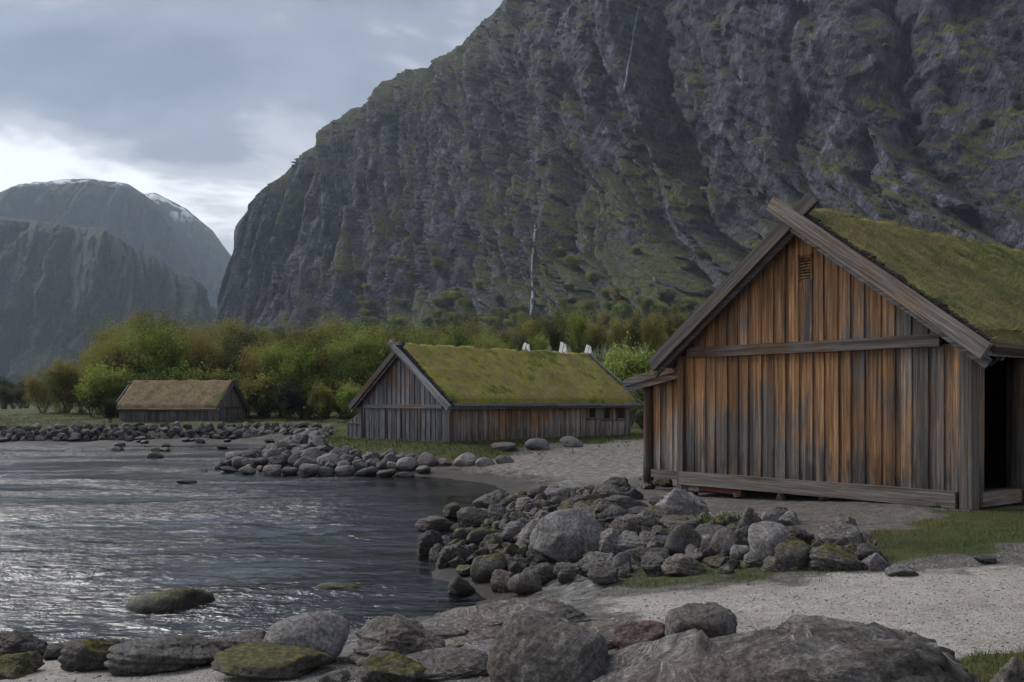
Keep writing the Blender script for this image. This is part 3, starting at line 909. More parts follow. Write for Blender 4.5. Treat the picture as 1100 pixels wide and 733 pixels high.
def blades(name, pts, nrm_up, hmin, hmax, width, mat, parent=None, lean=.5, droop=None):
    """many thin grass blades (two triangles each) at given points"""
    n = len(pts)
    a = rng.uniform(0, 2*np.pi, n)
    h = rng.uniform(hmin, hmax, n)*rng.uniform(.55, 1.15, n)
    la = rng.uniform(0, 2*np.pi, n); lm = rng.uniform(0, lean, n)*h
    side = np.stack([np.cos(a), np.sin(a), np.zeros(n)], 1)*(width*rng.uniform(.6, 1.3, n))[:, None]
    tip = np.asarray(nrm_up)[None, :]*h[:, None]+np.stack([np.cos(la)*lm, np.sin(la)*lm, np.zeros(n)], 1)
    if droop is not None:
        tip = tip+np.asarray(droop)[None, :]*(h*rng.uniform(.0, .7, n))[:, None]
    mid = tip*.55+np.asarray(nrm_up)[None, :]*(h*.1)[:, None]
    V = np.empty((n, 4, 3))
    V[:, 0] = pts-side; V[:, 1] = pts+side; V[:, 2] = pts+mid+side*.55; V[:, 3] = pts+tip
    idx = np.arange(n)*4
    Fc = np.concatenate([np.stack([idx, idx+1, idx+2], 1), np.stack([idx, idx+2, idx+3], 1)])
    o = link(name, new_mesh(name, V.reshape(-1, 3), Fc), mat, parent)
    o['kind'] = 'stuff'
    return o

def boathouse(name, loc, rz, W, L, sill0, sill1, tie0, tie1, apex, slope, ov_front, ov_back, ov_eave, mats, pw, tw,
              barge_w, sod_t, door=None, windows=(), nblade=8000, blade_h=(.05, .14), barge_t=.10, tie_span=None, seg=2, right_boards=True, barge_mats=None, posts=()):
    root = empty(name, loc, rz)
    mid = W/2
    roofz = lambda y: apex-slope*abs(y-mid)
    cs = math.cos(math.atan(slope))
    bw = barge_w/cs                                 # vertical height of a barge board
    deck0 = lambda y: roofz(y)-bw*.25               # underside of the roof boards
    # --- inner shell
    f = .06
    def gable_shell(x0, x1, nm):
        pr = [(.05, sill0), (W-.05, sill0), (W-.05, deck0(W)-.02), (mid, deck0(mid)-.02), (.05, deck0(0)-.02)]
        vs_ = [(x0, y, z) for y, z in pr]+[(x1, y, z) for y, z in pr]
        fs = [(0, 1, 2, 3, 4), (9, 8, 7, 6, 5)]+[(i, i+5, (i+1) % 5+5, (i+1) % 5) for i in range(5)]
        me = new_mesh('gable_wall', vs_, fs)
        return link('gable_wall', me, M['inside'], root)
    front = gable_shell(f, f+.05, 'front')
    gable_shell(L-f-.05, L-f, 'back')
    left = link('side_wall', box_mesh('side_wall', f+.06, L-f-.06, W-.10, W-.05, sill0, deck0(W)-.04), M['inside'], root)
    rsegs = [(f+.06, L-f-.06)] if door is None else [(f+.06, door[0]), (door[1], L-f-.06)]
    right = None
    for a, b in rsegs:
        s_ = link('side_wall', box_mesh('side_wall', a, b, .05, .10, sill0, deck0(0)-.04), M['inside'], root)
        if right is None or b-a > 2: right = s_
    link('floor', box_mesh('floor', .12, L-.12, .11, W-.11, sill0+.02, sill1-.06), M['floor_wood'], root)
    # --- gable boards, lower and upper row
    y = 0.0
    k = 0
    while y < W-.03:
        w = random.uniform(.8, 1.25)*pw
        if W-y-w < pw*.45: w = W-y
        y1 = min(y+w, W)
        over = (k % 2)
        yy0, yy1 = (y-.018, y1+.018) if over else (y, y1)
        yy0 = max(yy0, .01); yy1 = min(yy1, W-.01)
        th = .024+random.uniform(0, .006)
        face = f-.001 if not over else f-.026
        link('plank', plank_mesh('plank', 'y', yy0, yy1, face, th, sill1-.02+random.uniform(-.004, .004), tie0+.04, tie0+.04, seg), mats['wall'], front)
        za, zb = deck0(yy0)-.01, deck0(yy1)-.01
        if za > tie1 and zb > tie1:
            v = tw is not None and tw[0] < (y+y1)/2 < tw[1]
            if v:
                link('plank', plank_mesh('plank', 'y', yy0, yy1, face-.02, th, tie1-.05, tw[2], tw[2], seg), mats['gable'], front)
                link('plank', plank_mesh('plank', 'y', yy0, yy1, face-.02, th, tw[3], za, zb, seg), mats['gable'], front)
            else:
                link('plank', plank_mesh('plank', 'y', yy0, yy1, face-.02, th, tie1-.05, za, zb, seg), mats['gable'], front)
        y = y1; k += 1
    if tw is not None:
        vent = link('vent', box_mesh('vent', f-.03, f, tw[0]+.02, tw[1]-.02, tw[2], tw[3]), M['inside'], root)
        nsl = 8
        for i in range(nsl):
            z = tw[2]+(i+.5)*(tw[3]-tw[2])/nsl
            link('louvre', beam_mesh('louvre', (f-.048, tw[0]+.035, z), (f-.048, tw[1]-.035, z), .03, .028, Vector((.5, 0, 1))), mats['gable'], vent)
        for yy in (tw[0]+.015, tw[1]-.015):
            link('frame', box_mesh('frame', f-.075, f-.031, yy-.02, yy+.02, tw[2]-.02, tw[3]+.02), mats['post'], vent)
    # --- timbers of the front
    ts = tie_span or (.3, W-.25)
    link('tie_beam', beam_mesh('tie_beam', (-.045, ts[0], (tie0+tie1)/2), (-.045, ts[1], (tie0+tie1)/2), .11, tie1-tie0, jit=.006, n=6), mats['beam'], root)
    link('sill_beam', beam_mesh('sill_beam', (-.035, .16, (sill0+sill1)/2), (-.035, W-.02, (sill0+sill1)/2), .14, sill1-sill0, jit=.006, n=6), mats['beam'], root)
    for yy, ww in ((.0, pw*1.45), (W-.02, pw*1.05)):
        me = beam_mesh('post', (.03, yy, sill0-.10), (.03, yy, tie0+.05), ww, .22, Vector((1, 0, 0)), .004, 5)
        link('post', me, mats['post'], root)
    for yy in posts:
        link('batten', beam_mesh('batten', (-.02, yy, sill1-.04), (-.02, yy, tie0), .10, .06, Vector((1, 0, 0)), .003, 3), mats['post'], root)
    # --- long walls
    for side, wallobj in ((0, right), (1, left)):
        if side == 1 and not mats.get('left_boards'): continue
        x = .16; k = 0
        while x < L-.05:
            w = random.uniform(.8, 1.25)*pw*1.05
            x1 = min(x+w, L-.04)
            th = .024+random.uniform(0, .006)
            over = k % 2
            k += 1
            q = .05-(.001 if not over else .024) if side == 0 else W-.05+(.001 if not over else .024)
            z0, z1 = sill1-.01, deck0(0)-.03
            spans = [(z0, z1)]
            if side == 0:
                if door and x1 > door[0] and x < door[1]: spans = []
                for wx0, wx1, wz0, wz1 in windows:
                    if x1 > wx0+.03 and x < wx1-.03: spans = [(z0, wz0), (wz1, z1)]
            for za, zb in spans:
                link('plank', plank_mesh('plank', 'x', x-.012*over, x1+.012*over, q, th, za, zb, zb, seg, dirn=-1 if side == 0 else 1), mats['side'], wallobj)
            x = x1
        yy = .01 if side == 0 else W-.01
        link('sill_beam', beam_mesh('sill_beam', (.15, yy, (sill0+sill1)/2), (L, yy, (sill0+sill1)/2), .12, sill1-sill0-.01, jit=.004, n=6), M['beam_x'], root)
    for wx0, wx1, wz0, wz1 in windows:
        wn = link('window', box_mesh('window', wx0, wx1, .046, .0495, wz0, wz1), M['inside'], root)
        for a, b, c, d in ((wx0-.05, wx0+.01, wz0-.02, wz1+.02), (wx1-.01, wx1+.05, wz0-.02, wz1+.02)):
            link('jamb', box_mesh('jamb', a, b, -.03, .05, c, d), mats['side'], wn)
        link('window_sill', box_mesh('window_sill', wx0-.12, wx1+.12, -.09, .05, wz0-.09, wz0-.021), mats['post'], wn)
    # --- roof: boards, turf, grass
    x0, x1 = -ov_front, L+ov_back
    for sgn in (-1, 1):
        ye = mid+sgn*(mid+ov_eave)
        n = Vector((0, sgn*slope, 1)).normalized()
        th = .06
        vs_ = []
        for xx in (x0+.03, x1-.03):
            for yy in (mid, ye):
                z = deck0(yy)
                vs_ += [(xx, yy, z), (xx, yy, z+th)]
        fs = [(0, 1, 3, 2), (4, 6, 7, 5), (0, 4, 5, 1), (2, 3, 7, 6), (0, 2, 6, 4), (1, 5, 7, 3)]
        deck = link('roof_boards', new_mesh('roof_boards', vs_, fs), M['barge'], root)
        # turf: lumpy slab on the boards
        nx_, ny_ = int((x1-x0)/.16)+2, int((mid+ov_eave)/cs/.14)+2
        uu, vv = np.meshgrid(np.linspace(x0+.10, x1-.10, nx_), np.linspace(0, 1, ny_))
        yy = mid+sgn*vv*(mid+ov_eave-.06)
        base = apex-slope*np.abs(yy-mid)-bw*.25+th+.004
        hx, hy = uu*1.0+loc[0], yy*1.0+loc[1]
        lump = .10*fbm(hx*1.1, hy*1.1, 1.0+sgn, 3)+.065*fbm(hx*4, hy*4, 4.0, 3)
        e = np.minimum(np.minimum((uu-x0-.10), (x1-.10-uu))/.15, 1)
        ev = np.minimum((1-vv)*(mid+ov_eave)/.18, 1)
        top = base+(sod_t/cs+lump)*(.35+.65*np.clip(e, 0, 1)**.5)*(.35+.65*np.clip(ev, 0, 1)**.5)
        nv = nx_*ny_
        V = np.concatenate([np.stack([uu, yy, top], -1).reshape(-1, 3), np.stack([uu, yy, base], -1).reshape(-1, 3)])
        gf = grid_faces(nx_, ny_)
        faces = [tuple(q) for q in (gf if sgn > 0 else gf[:, ::-1]).tolist()]
        ids = np.arange(nv).reshape(ny_, nx_)
        for ring in (ids[0], ids[-1], ids[:, 0], ids[:, -1]):
            for a, b in zip(ring[:-1].tolist(), ring[1:].tolist()):
                faces.append((a, b, b+nv, a+nv))
        me = new_mesh('turf', V, faces, True)
        bm = bmesh.new(); bm.from_mesh(me); bmesh.ops.recalc_face_normals(bm, faces=bm.faces); bm.to_mesh(me); bm.free()
        turf = link('turf', me, mats['sod'], root)
        # turf edge log and stones along the gable
        ncl = int((mid+ov_eave)/cs/.22)
        for i in range(ncl):
            t = (i+.5)/ncl
            yv = mid+sgn*t*(mid+ov_eave-.1)
            zv = roofz(yv)-bw*.25+th
            c = Vector((x0+.12, yv, zv))
            dvec = Vector((0, sgn*cs, -sgn*0-slope*cs))
            hl = (mid+ov_eave)/cs/ncl*.5
            link('edge_sod', beam_mesh('edge_sod', c-dvec*hl*.94+n*(sod_t*.45), c+dvec*hl*.94+n*(sod_t*.45+random.uniform(-.02, .03)), .13, sod_t*.9+random.uniform(-.03, .04), n, .012, 3), M['earth'], turf)
        # grass on the turf
        if nblade:
            k = int(nblade*(.75 if (sgn < 0) != bool(mats.get('left_boards')) else .25))
            ru = rng.uniform(x0+.12, x1-.12, k); rv = rng.uniform(0, 1, k)
            ii = np.clip(((ru-x0-.10)/(x1-x0-.20)*(nx_-1)).astype(int), 0, nx_-1)
            jj = np.clip((rv*(ny_-1)).astype(int), 0, ny_-1)
            ry = mid+sgn*rv*(mid+ov_eave-.06)
            pz = top[jj, ii]-(ry-yy[jj, ii])*sgn*slope-.015
            blades('grass', np.stack([ru, ry, pz], 1), (0, sgn*.25, .97), blade_h[0], blade_h[1], .006 if blade_h[1] < .2 else .012, mats['blade'], turf, .9, (0, sgn*.6, -.2))
            # drooping fringe along the eave and the gable edges
            m = int(nblade*.09)
            fu = rng.uniform(x0+.1, x1-.1, m); fv = np.full(m, .985)
            ge = rng.uniform(0, 1, m) < .22
            fu = np.where(ge, x0+.12, fu); fv = np.where(ge, rng.uniform(0, 1, m), fv)
            fy_ = mid+sgn*fv*(mid+ov_eave-.06)
            ii = np.clip(((fu-x0-.10)/(x1-x0-.20)*(nx_-1)).astype(int), 0, nx_-1); jj = np.clip((fv*(ny_-1)).astype(int), 0, ny_-1)
            blades('fringe', np.stack([fu, fy_, top[jj, ii]-.02], 1), (-.1, sgn*.45, .75), blade_h[0]*1.5, blade_h[1]*1.5, .007, mats['blade'], turf, .9, (-.3, sgn*.7, -.9))
        # eave board that holds the turf
        zz = roofz(ye)-bw*.25+th
        nb = max(1, int((x1-x0)/2.6))
        for i in range(nb):
            a, b = x0+.2+(x1-x0-.25)*i/nb, x0+.2+(x1-x0-.25)*(i+1)/nb-.03
            link('eave_board', beam_mesh('eave_board', (a, ye-sgn*.02, zz+.05+random.uniform(-.015, .015)), (b, ye-sgn*.02, zz+.05+random.uniform(-.015, .015)), .15, .13, n, .006, 3), mats['eave'], root)
        nk = int(L/.95)
        for i in range(nk):
            xx = .3+(L-.6)*i/(nk-1)
            link('rafter_end', beam_mesh('rafter_end', (xx, mid+sgn*(mid-.1), deck0(mid+sgn*(mid-.1))-.055), (xx, ye-sgn*.06, deck0(ye)-.012), .09, .10, n), mats['post'], root)
        # barge boards, front and back
        for fx_, front_ in ((x0, True), (x1, False)):
            bm_ = (barge_mats or {}).get(sgn, mats['barge']) if front_ else mats['barge']
            lay = barge_t+.005 if sgn < 0 else 0
            xo = fx_-lay if front_ else fx_+lay*.5
            xo += .04
            top_ext = barge_w*2.0 if front_ else .22
            pa = Vector((xo, mid-sgn*top_ext*cs, apex+top_ext*slope*cs))
            pb = Vector((xo, ye+sgn*.04, roofz(ye+sgn*.04)))
            link('barge_board', beam_mesh('barge_board', pa, pb, barge_t, barge_w, n, .004, 5), bm_, root)
            if front_:
                q = Vector((.055, 0, -barge_w*.62/cs))
                link('inner_barge_board', beam_mesh('inner_barge_board', Vector((xo+.075, mid, apex-barge_w*.55/cs)), pb+Vector((.075, 0, -barge_w*.55/cs)), .05, barge_w*.6, n, .004, 4), mats['barge'], root)
    link('ridge_log', log_mesh('ridge_log', (x0+.1, mid, apex+sod_t*.2), (x1-.1, mid, apex+sod_t*.2), .07, .07, 8, 6), mats['post'], root)
    return root

# ---- the large house on the right
H1 = np.array([7.13, 15.2]); A1 = math.atan2(.614, .789)
W1, L1 = 5.96, 13.0
door1 = (.42, 1.46)
main_mats = dict(wall=M['wall_warm'], gable=M['gable_warm'], side=M['wall_warm'], beam=M['beam_y'], post=M['beam_z'], sod=M['sod_near'], blade=M['blade_near'], barge=M['barge'], eave=M['floor_wood'])
BM = {-1: M['barge_r'], 1: M['barge_l']}
h1 = boathouse('boathouse', (H1[0], H1[1], .85), A1, W1, L1, .06, .32, 2.62, 2.82, 5.02, .729, .38, .3, .46, main_mats, .138,
               (2.84, 3.14, 3.95, 4.38), .26, .20, door=door1, nblade=46000, blade_h=(.03, .12), tie_span=(.42, W1-.22), seg=4, barge_mats=BM)
tag(h1, 'large brown timber boathouse with turf roof, crossed gable boards and open doorway', 'boathouse', 'turf roofed timber boathouses')
# doorway: round log post, threshold beam, inner jamb, step outside
link('log_post', log_mesh('log_post', (1.62, -.05, -.05), (1.62, -.05, 2.75), .17, .155, 12, 7, .01), M['beam_z'], h1)
link('jamb', beam_mesh('jamb', (.30, .0, .10), (.30, .0, 2.7), .13, .16, Vector((1, 0, 0)), .004, 3), M['wall_warm'], h1)
link('threshold', beam_mesh('threshold', (.2, -.06, .20), (4.2, -.06, .20), .16, .22, jit=.004, n=4), M['beam_x'], h1)
link('door_step', box_mesh('door_step', .75, 2.4, -1.15, -.22, -.06, .04), M['floor_wood'], h1)
link('red_board', beam_mesh('red_board', (-.02, W1-1.55, .0), (-.02, W1-.45, .02), .05, .11, jit=.004, n=3), M['red_wood'], h1)
link('lower_sill_board', beam_mesh('lower_sill_board', (-.02, W1-.50, -.01), (-.02, W1-.02, .0), .06, .12, jit=.004, n=2), M['beam_y'], h1)
# lean-to on the far side
yl0, yl1, xl = W1+.04, W1+1.50, .60
lz = lambda y: 2.42-.20*(y-yl0)
lt = link('lean_to', box_mesh('lean_to', xl+.05, xl+5.5, yl0, yl1-.06, .22, lz(yl1)-.10), M['inside'], h1)
yy = yl0
k = 0
while yy < yl1-.05:
    w = random.uniform(.13, .20)
    y1 = min(yy+w, yl1-.02)
    link('plank', plank_mesh('plank', 'y', yy, y1, xl+.049-(k % 2)*.024, .026, .20, lz(yy)-.02, lz(y1)-.02, 4), M['wall_mid_brown'], lt)
    yy = y1; k += 1
link('sill_beam', beam_mesh('sill_beam', (xl-.03, yl0+.03, .17), (xl-.03, yl1-.14, .17), .12, .17, jit=.005, n=3), M['beam_y'], lt)
link('log_post', log_mesh('log_post', (xl-.02, yl1, .0), (xl-.02, yl1, lz(yl1)-.02), .115, .10, 12, 6, .008), M['beam_z'], lt)
for q in range(2):
    link('roof_edge_board', beam_mesh('roof_edge_board', (xl-.34+q*.05, yl0-.12, lz(yl0)+.10-q*.13), (xl-.34+q*.05, yl1+.42, lz(yl1+.42)+.10-q*.13), .06, .15, jit=.005, n=3), M['barge'], lt)
link('turf', new_mesh('turf', *(lambda P: (P, BOXF))([(xl-.28, yl0, lz(yl0)+.03), (xl+5.6, yl0, lz(yl0)+.03), (xl+5.6, yl1+.4, lz(yl1+.4)+.03), (xl-.28, yl1+.4, lz(yl1+.4)+.03),
     (xl-.28, yl0, lz(yl0)+.22), (xl+5.6, yl0, lz(yl0)+.24), (xl+5.6, yl1+.4, lz(yl1+.4)+.22), (xl-.28, yl1+.4, lz(yl1+.4)+.20)])), M['sod_near'], lt)
n = 3500
blades('grass', np.stack([rng.uniform(xl-.27, xl+5, n), (ry := rng.uniform(yl0, yl1+.4, n)), 2.42-.20*(ry-yl0)+.19], 1), (0, .1, 1), .05, .16, .006, M['blade_near'], lt, .8)

# ---- the middle boathouse
W2, L2 = 5.69, 11.7
mid_mats = dict(wall=M['wall_mid_grey'], gable=M['wall_mid_grey'], side=M['wall_mid_brown'], beam=M['barge'], post=M['beam_z'], sod=M['sod_mid'], blade=M['blade_mid'], barge=M['barge'], eave=M['barge'])
wins = [(8.55, 9.05, .95, 1.42), (9.62, 10.12, .88, 1.36), (10.62, 11.22, .88, 1.36)]
h2 = boathouse('boathouse', (H2C[0], H2C[1], .90), H2A, W2, L2, -.02, .10, 1.40, 1.56, 3.86, .74, .32, .28, .40, mid_mats, .155,
               None, .24, .20, windows=wins, nblade=16000, blade_h=(.04, .11), seg=1, barge_mats={-1: M['barge_pale'], 1: M['barge_l']}, posts=(1.95, 3.0, 4.05))
tag(h2, 'grey gabled boathouse with long yellow-green turf roof and pale crossed ridge boards', 'boathouse', 'turf roofed timber boathouses')
# lean-to at its left
l2 = link('lean_to', new_mesh('lean_to', [(.3, W2+.02, 0), (.3, W2+1.36, 0), (.3, W2+1.36, .75), (.3, W2+.02, 1.42), (6, W2+.02, 0), (6, W2+1.36, 0), (6, W2+1.36, .75), (6, W2+.02, 1.42)],
     [(0, 1, 2, 3), (7, 6, 5, 4), (0, 4, 5, 1), (1, 5, 6, 2), (2, 6, 7, 3), (3, 7, 4, 0)]), M['inside'], h2)
yy = W2+.03
k = 0
while yy < W2+1.33:
    y1 = min(yy+random.uniform(.12, .17), W2+1.36)
    zt = lambda y: 1.42-(y-W2-.02)*.5
    link('plank', plank_mesh('plank', 'y', yy, y1, .299-(k % 2)*.02, .024, .06, zt(yy), zt(y1), 1), M['wall_mid_grey'], l2)
    yy = y1; k += 1
link('batten', beam_mesh('batten', (.22, W2+.04, .74), (.22, W2+1.34, .74), .05, .06), M['barge_pale'], l2)
link('sill_beam', beam_mesh('sill_beam', (.22, W2+.04, .03), (.22, W2+1.36, .03), .08, .14), M['barge_pale'], l2)
# crossed, bleached boards that pinch the ridge
for x, s in ((7.39, .8), (10.0, 1.1), (L2+.22, 1.0)):
    for sg in (-1, 1):
        a = Vector((x+.16*sg, W2/2-sg*.05, 3.86+.10)); b = Vector((x+.16*sg+.05, W2/2+sg*.10, 3.86+.16+(.48 if sg < 0 else .40)*s))
        link('ridge_cleat', beam_mesh('ridge_cleat', a, b, .07, .16*s+.03, Vector((0, -1, 0)), .02, 3), M['white_wood'], h2)
link('roof_edge_pole', log_mesh('roof_edge_pole', (L2+.14, W2/2-.1, 3.86+.22), (L2+.14, -.42, 1.62+.27), .022, .02, 6, 4), M['barge_pale'], h2)
# little beast-head finial at the front gable
link('ridge_finial', beam_mesh('ridge_finial', (-.36, W2/2-.42, 4.06), (-.36, W2/2+.42, 4.06), .16, .15, jit=.02, n=5), M['barge'], h2)

# ---- the far boathouse: long side to the water
far_mats = dict(wall=M['wall_far'], gable=M['wall_far'], side=M['wall_far'], beam=M['beam_z'], post=M['beam_z'], sod=M['sod_far'], blade=M['blade_far'], barge=M['barge'], eave=M['floor_wood'], left_boards=True)
A3 = R(170)
ca3, sa3 = math.cos(A3), math.sin(A3)
# local x runs left along the shore; the side facing the water is local y = W
W3, L3 = 4.3, 7.9
c3 = np.array([-21.5, 71.0])-np.array([-sa3, ca3])*W3
h3 = boathouse('boathouse', (c3[0], c3[1], .84), A3, W3, L3, -.02, .08, 1.28, 1.40, 3.10, .80, .28, .28, .34, far_mats, .17,
               None, .20, .18, nblade=9000, blade_h=(.06, .16), seg=1)
tag(h3, 'small far boathouse with brown turf roof standing on the stone seawall', 'boathouse', 'turf roofed timber boathouses')

# ------------------------------------------------------------------ stones
def ico(sub):
    bm = bmesh.new()
    bmesh.ops.create_icosphere(bm, subdivisions=sub, radius=1)
    v = np.array([p.co[:] for p in bm.verts]); f = np.array([[q.index for q in p.verts] for p in bm.faces])
    bm.free()
    return v/np.linalg.norm(v, axis=1, keepdims=True), f
ICO = {s: ico(s) for s in (2, 3, 4, 5, 6)}
def rock_mesh(seed, sub=4, planes=13, p=11, rough=.05, strata=0.0, flat=(1, 1, 1), name='stone', tilt=None, cr=(.62, 1.12)):
    r_ = np.random.default_rng(seed)
    v, f = ICO[sub]
    n = r_.normal(size=(planes, 3)); n /= np.linalg.norm(n, axis=1, keepdims=True)
    c = r_.uniform(cr[0], cr[1], len(n))
    q = np.maximum(v@n.T, 0)/c
    rad = (np.sum(q**p, axis=1)+1.25**-p)**(-1.0/p)         # facets meeting inside a sphere
    k = seed*7.7
    nz_ = rough*(fbm(v[:, 0]*2.2+k, v[:, 1]*2.2, v[:, 2]*2.2, 5, .55)+.5*fbm(v[:, 0]*7+k, v[:, 1]*7, v[:, 2]*7, 3))
    P = v*(rad+nz_*1.4)[:, None]
    if strata:
        t = tilt or (.22, .12, 1)
        h = P@np.array(t)
        lay = fbm(h*5+k, P[:, 0]*.5, P[:, 1]*.5, 4, .6)+.6*fbm(h*15+k, P[:, 0]*1.1, P[:, 1]*1.1, 3, .6)
        hh = h*7+.9*fbm(P[:, 0]*1.3+k, P[:, 1]*1.3, P[:, 2]*1.3, 2)
        ly_ = np.floor(hh)
        rnd_ = ((_hash(ly_, ly_*0+3, ly_*0+seed) & 1023)/511.5-1)
        P = P*(1+strata*lay+strata*1.1*rnd_*sstep(.0, .18, hh-ly_))[:, None]
    P = P/np.abs(P).max(axis=0)
    return new_mesh(name, P*np.array(flat), f, True)
ROUND = [rock_mesh(100+i, 4, 15, 9, .06, .012, name='rounded_stone') for i in range(9)]
ANG = [rock_mesh(200+i, 5, 9, 24, .10, .05, name='angular_stone', cr=(.5, 1.0)) for i in range(9)]
SLABS = [rock_mesh(300+i, 5, 9, 20, .08, .032, name='flat_stone', cr=(.5, 1.0)) for i in range(6)]
SMALL = [rock_mesh(400+i, 3, 12, 10, .05, name='small_stone') for i in range(6)]
def with_mat(me, mat, cache={}):
    key = (me.name, mat.name)
    if key not in cache:
        m = me.copy(); m.materials.clear(); m.materials.append(mat); cache[key] = m
    return cache[key]
def stone(name, me, mat, x, y, w, h, dep=None, sink=.25, parent=None, rz=None, tilt=.15, z=None):
    """a stone of width w and visible height h, settled a little into the ground"""
    o = bpy.data.objects.new(name, with_mat(me, mat))
    COL.objects.link(o)
    dep = dep or w*random.uniform(.75, 1.0)
    tot = h/(1-sink)
    o.scale = (w/2*1.04, dep/2, tot/2)
    zz = zg(x, y) if z is None else z
    o.location = (x, y, zz+h-tot/2)
    o.rotation_euler = (random.uniform(-tilt, tilt), random.uniform(-tilt, tilt), random.uniform(-.35, .35) if rz is None else rz)
    if parent is not None: o.parent = parent
    return o
def put(name, px, py, wpx, hpx, mat, kind='r', parent=None, depth=None, dd=0.0, sink=.25, **kw):
    """stone whose foot shows at a surveyed point, given its apparent width and height"""
    x, d = survey(px, py)
    d += dd
    w, h = wpx/F*d, hpx/F*d
    dep = depth or w*random.uniform(.7, .95)
    lib = {'r': ROUND, 'a': ANG, 'f': SLABS, 's': SMALL}[kind]
    d2 = d+dep*.33
    x2 = (px-550)/F*d2
    zfoot = CAMZ+(431-py)/F*d
    return stone(name, random.choice(lib), mat, x2, d2, wpx/F*d2, h*1.06, dep, sink, parent, z=zfoot, **kw)

# --- single boulders one can name
LBL = lambda o, t, g=None: tag(o, t, 'boulder', g)
G_FG, G_W, G_SH = 'boulders along the near water edge', 'weedy rocks standing in the water', 'boulders on the near shore'
big = rock_mesh(514, 5, 9, 17, .05, .015, name='big_boulder')
x, d = survey(611, 607)
o = stone('boulder', big, M['rock_pale'], (611-550)/F*(d+.35), d+.35, 84/F*d*1.03, 57/F*d, .95, .16, rz=.25, z=CAMZ+(431-608)/F*d)
LBL(o, 'largest pale smooth boulder in the heap of rocks at the water', G_SH)
fgA = rock_mesh(541, 6, 44, 14, .045, 0, name='foreground_boulder', cr=(.84, 1.02))
o = stone('boulder', fgA, M['rock'], (590-550)/F*6.15, 6.15, 133/F*6.0, .62, .80, .25, rz=.15, z=CAMZ+(431-664)/F*5.95-.62, tilt=.05)
LBL(o, 'big round grey boulder at the bottom edge beside the long slab', G_SH)
fgB = rock_mesh(537, 5, 11, 10, .055, .015, name='foreground_boulder')
o = stone('boulder', fgB, M['rock'], (757-550)/F*7.75, 7.75, 84/F*7.6, .45, .50, .25, rz=-.2, z=CAMZ+(431-639)/F*7.6-.45, tilt=.05)
LBL(o, 'rough grey boulder on the path just behind the long slab', G_SH)
# long layered slab
def slab_mesh():
    v, f = ICO[6]
    P = np.sign(v)*np.abs(v)**np.array([.82, .85, .80])
    P = P/np.abs(P).max(axis=0)
    X, Y, Z = P[:, 0]*1.30, P[:, 1]*.70, P[:, 2]*.41
    # sky line: low at the left, highest right of the middle, falling off to the right
    top = np.interp(X, [-1.3, -.9, -.5, -.15, .2, .55, .85, 1.3], [.16, .48, .80, .97, 1.0, .93, .66, .16])
    Z = Z*np.where(Z > 0, top, 1.0)
    Y = Y*(1+.18*fbm(X*1.4, Z*2, 3.0, 3))
    h = Z*1.0+X*-.20+Y*.22                                   # foliation planes
    lay = fbm(h*9, X*.7+2, Y*.7, 4, .6)
    hq = h*10+fbm(X*1.1, Y*1.4, 5.0, 3)*1.6
    lq = np.floor(hq); lr = ((_hash(lq, lq*0+3, lq*0+8) & 1023)/511.5-1)
    crack = facets(X*2.3, Y*3+Z*3, 77, .5)
    steps = np.abs(((h*10+fbm(X*1.2, Y*1.2, 5.0, 3)*1.3) % 1.0)-.5)
    out = .03*lay+.10*lr*sstep(0, .10, hq-lq)+.03*(steps-.25)+.03*crack+.022*fbm(X*5, Y*5, Z*9, 4)
    Nn = np.stack([X/1.25, Y/.38, Z/.2], 1); Nn /= np.linalg.norm(Nn, axis=1, keepdims=True)
    Q = np.stack([X, Y, Z], 1)+Nn*out[:, None]
    return new_mesh('slab', Q, f, True)
o = link('rock_slab', slab_mesh(), M['rock_slab'])
o.location = ((850-550)/F*5.75, 5.75, .84)
o.rotation_euler = (R(4), R(1), R(-8))
tag(o, 'long layered grey rock slab along the bottom edge right of centre', 'rock')
SLAB_ME = o.data
for px, d_, zc, sx, rz, lab in ((478, 7.3, .42, .42, .5, 'low layered ledge of bedrock left of the big round boulder'), (640, 8.3, .45, .45, .25, 'low layered ledge of bedrock behind the big round boulder'), (560, 9.6, .28, .62, .35, 'broad flat bedrock ledge sloping into the water at the beach'), (500, 8.9, .20, .5, .6, 'wet flat bedrock ledge at the waterline left of the broad one')):
    q = link('rock_ledge', SLAB_ME); q.location = ((px-550)/F*d_, d_, zg((px-550)/F*d_, d_)+.015); q.scale = (sx, sx*1.3, sx*.62); q.rotation_euler = (0, R(3), rz)
    tag(q, lab, 'rock')
o = stone('boulder', random.choice(ANG), M['rock'], (1086-550)/F*5.35, 5.35, .36, .22, .4, .4, z=CAMZ+(431-706)/F*5.3-.22)
LBL(o, 'small grey rock in the grass at the bottom right corner', G_SH)
o = put('boulder', 690, 697, 66, 24, M['rock_red'], 'f', sink=.5)
LBL(o, 'low reddish rock between the two grey foreground boulders', G_SH)
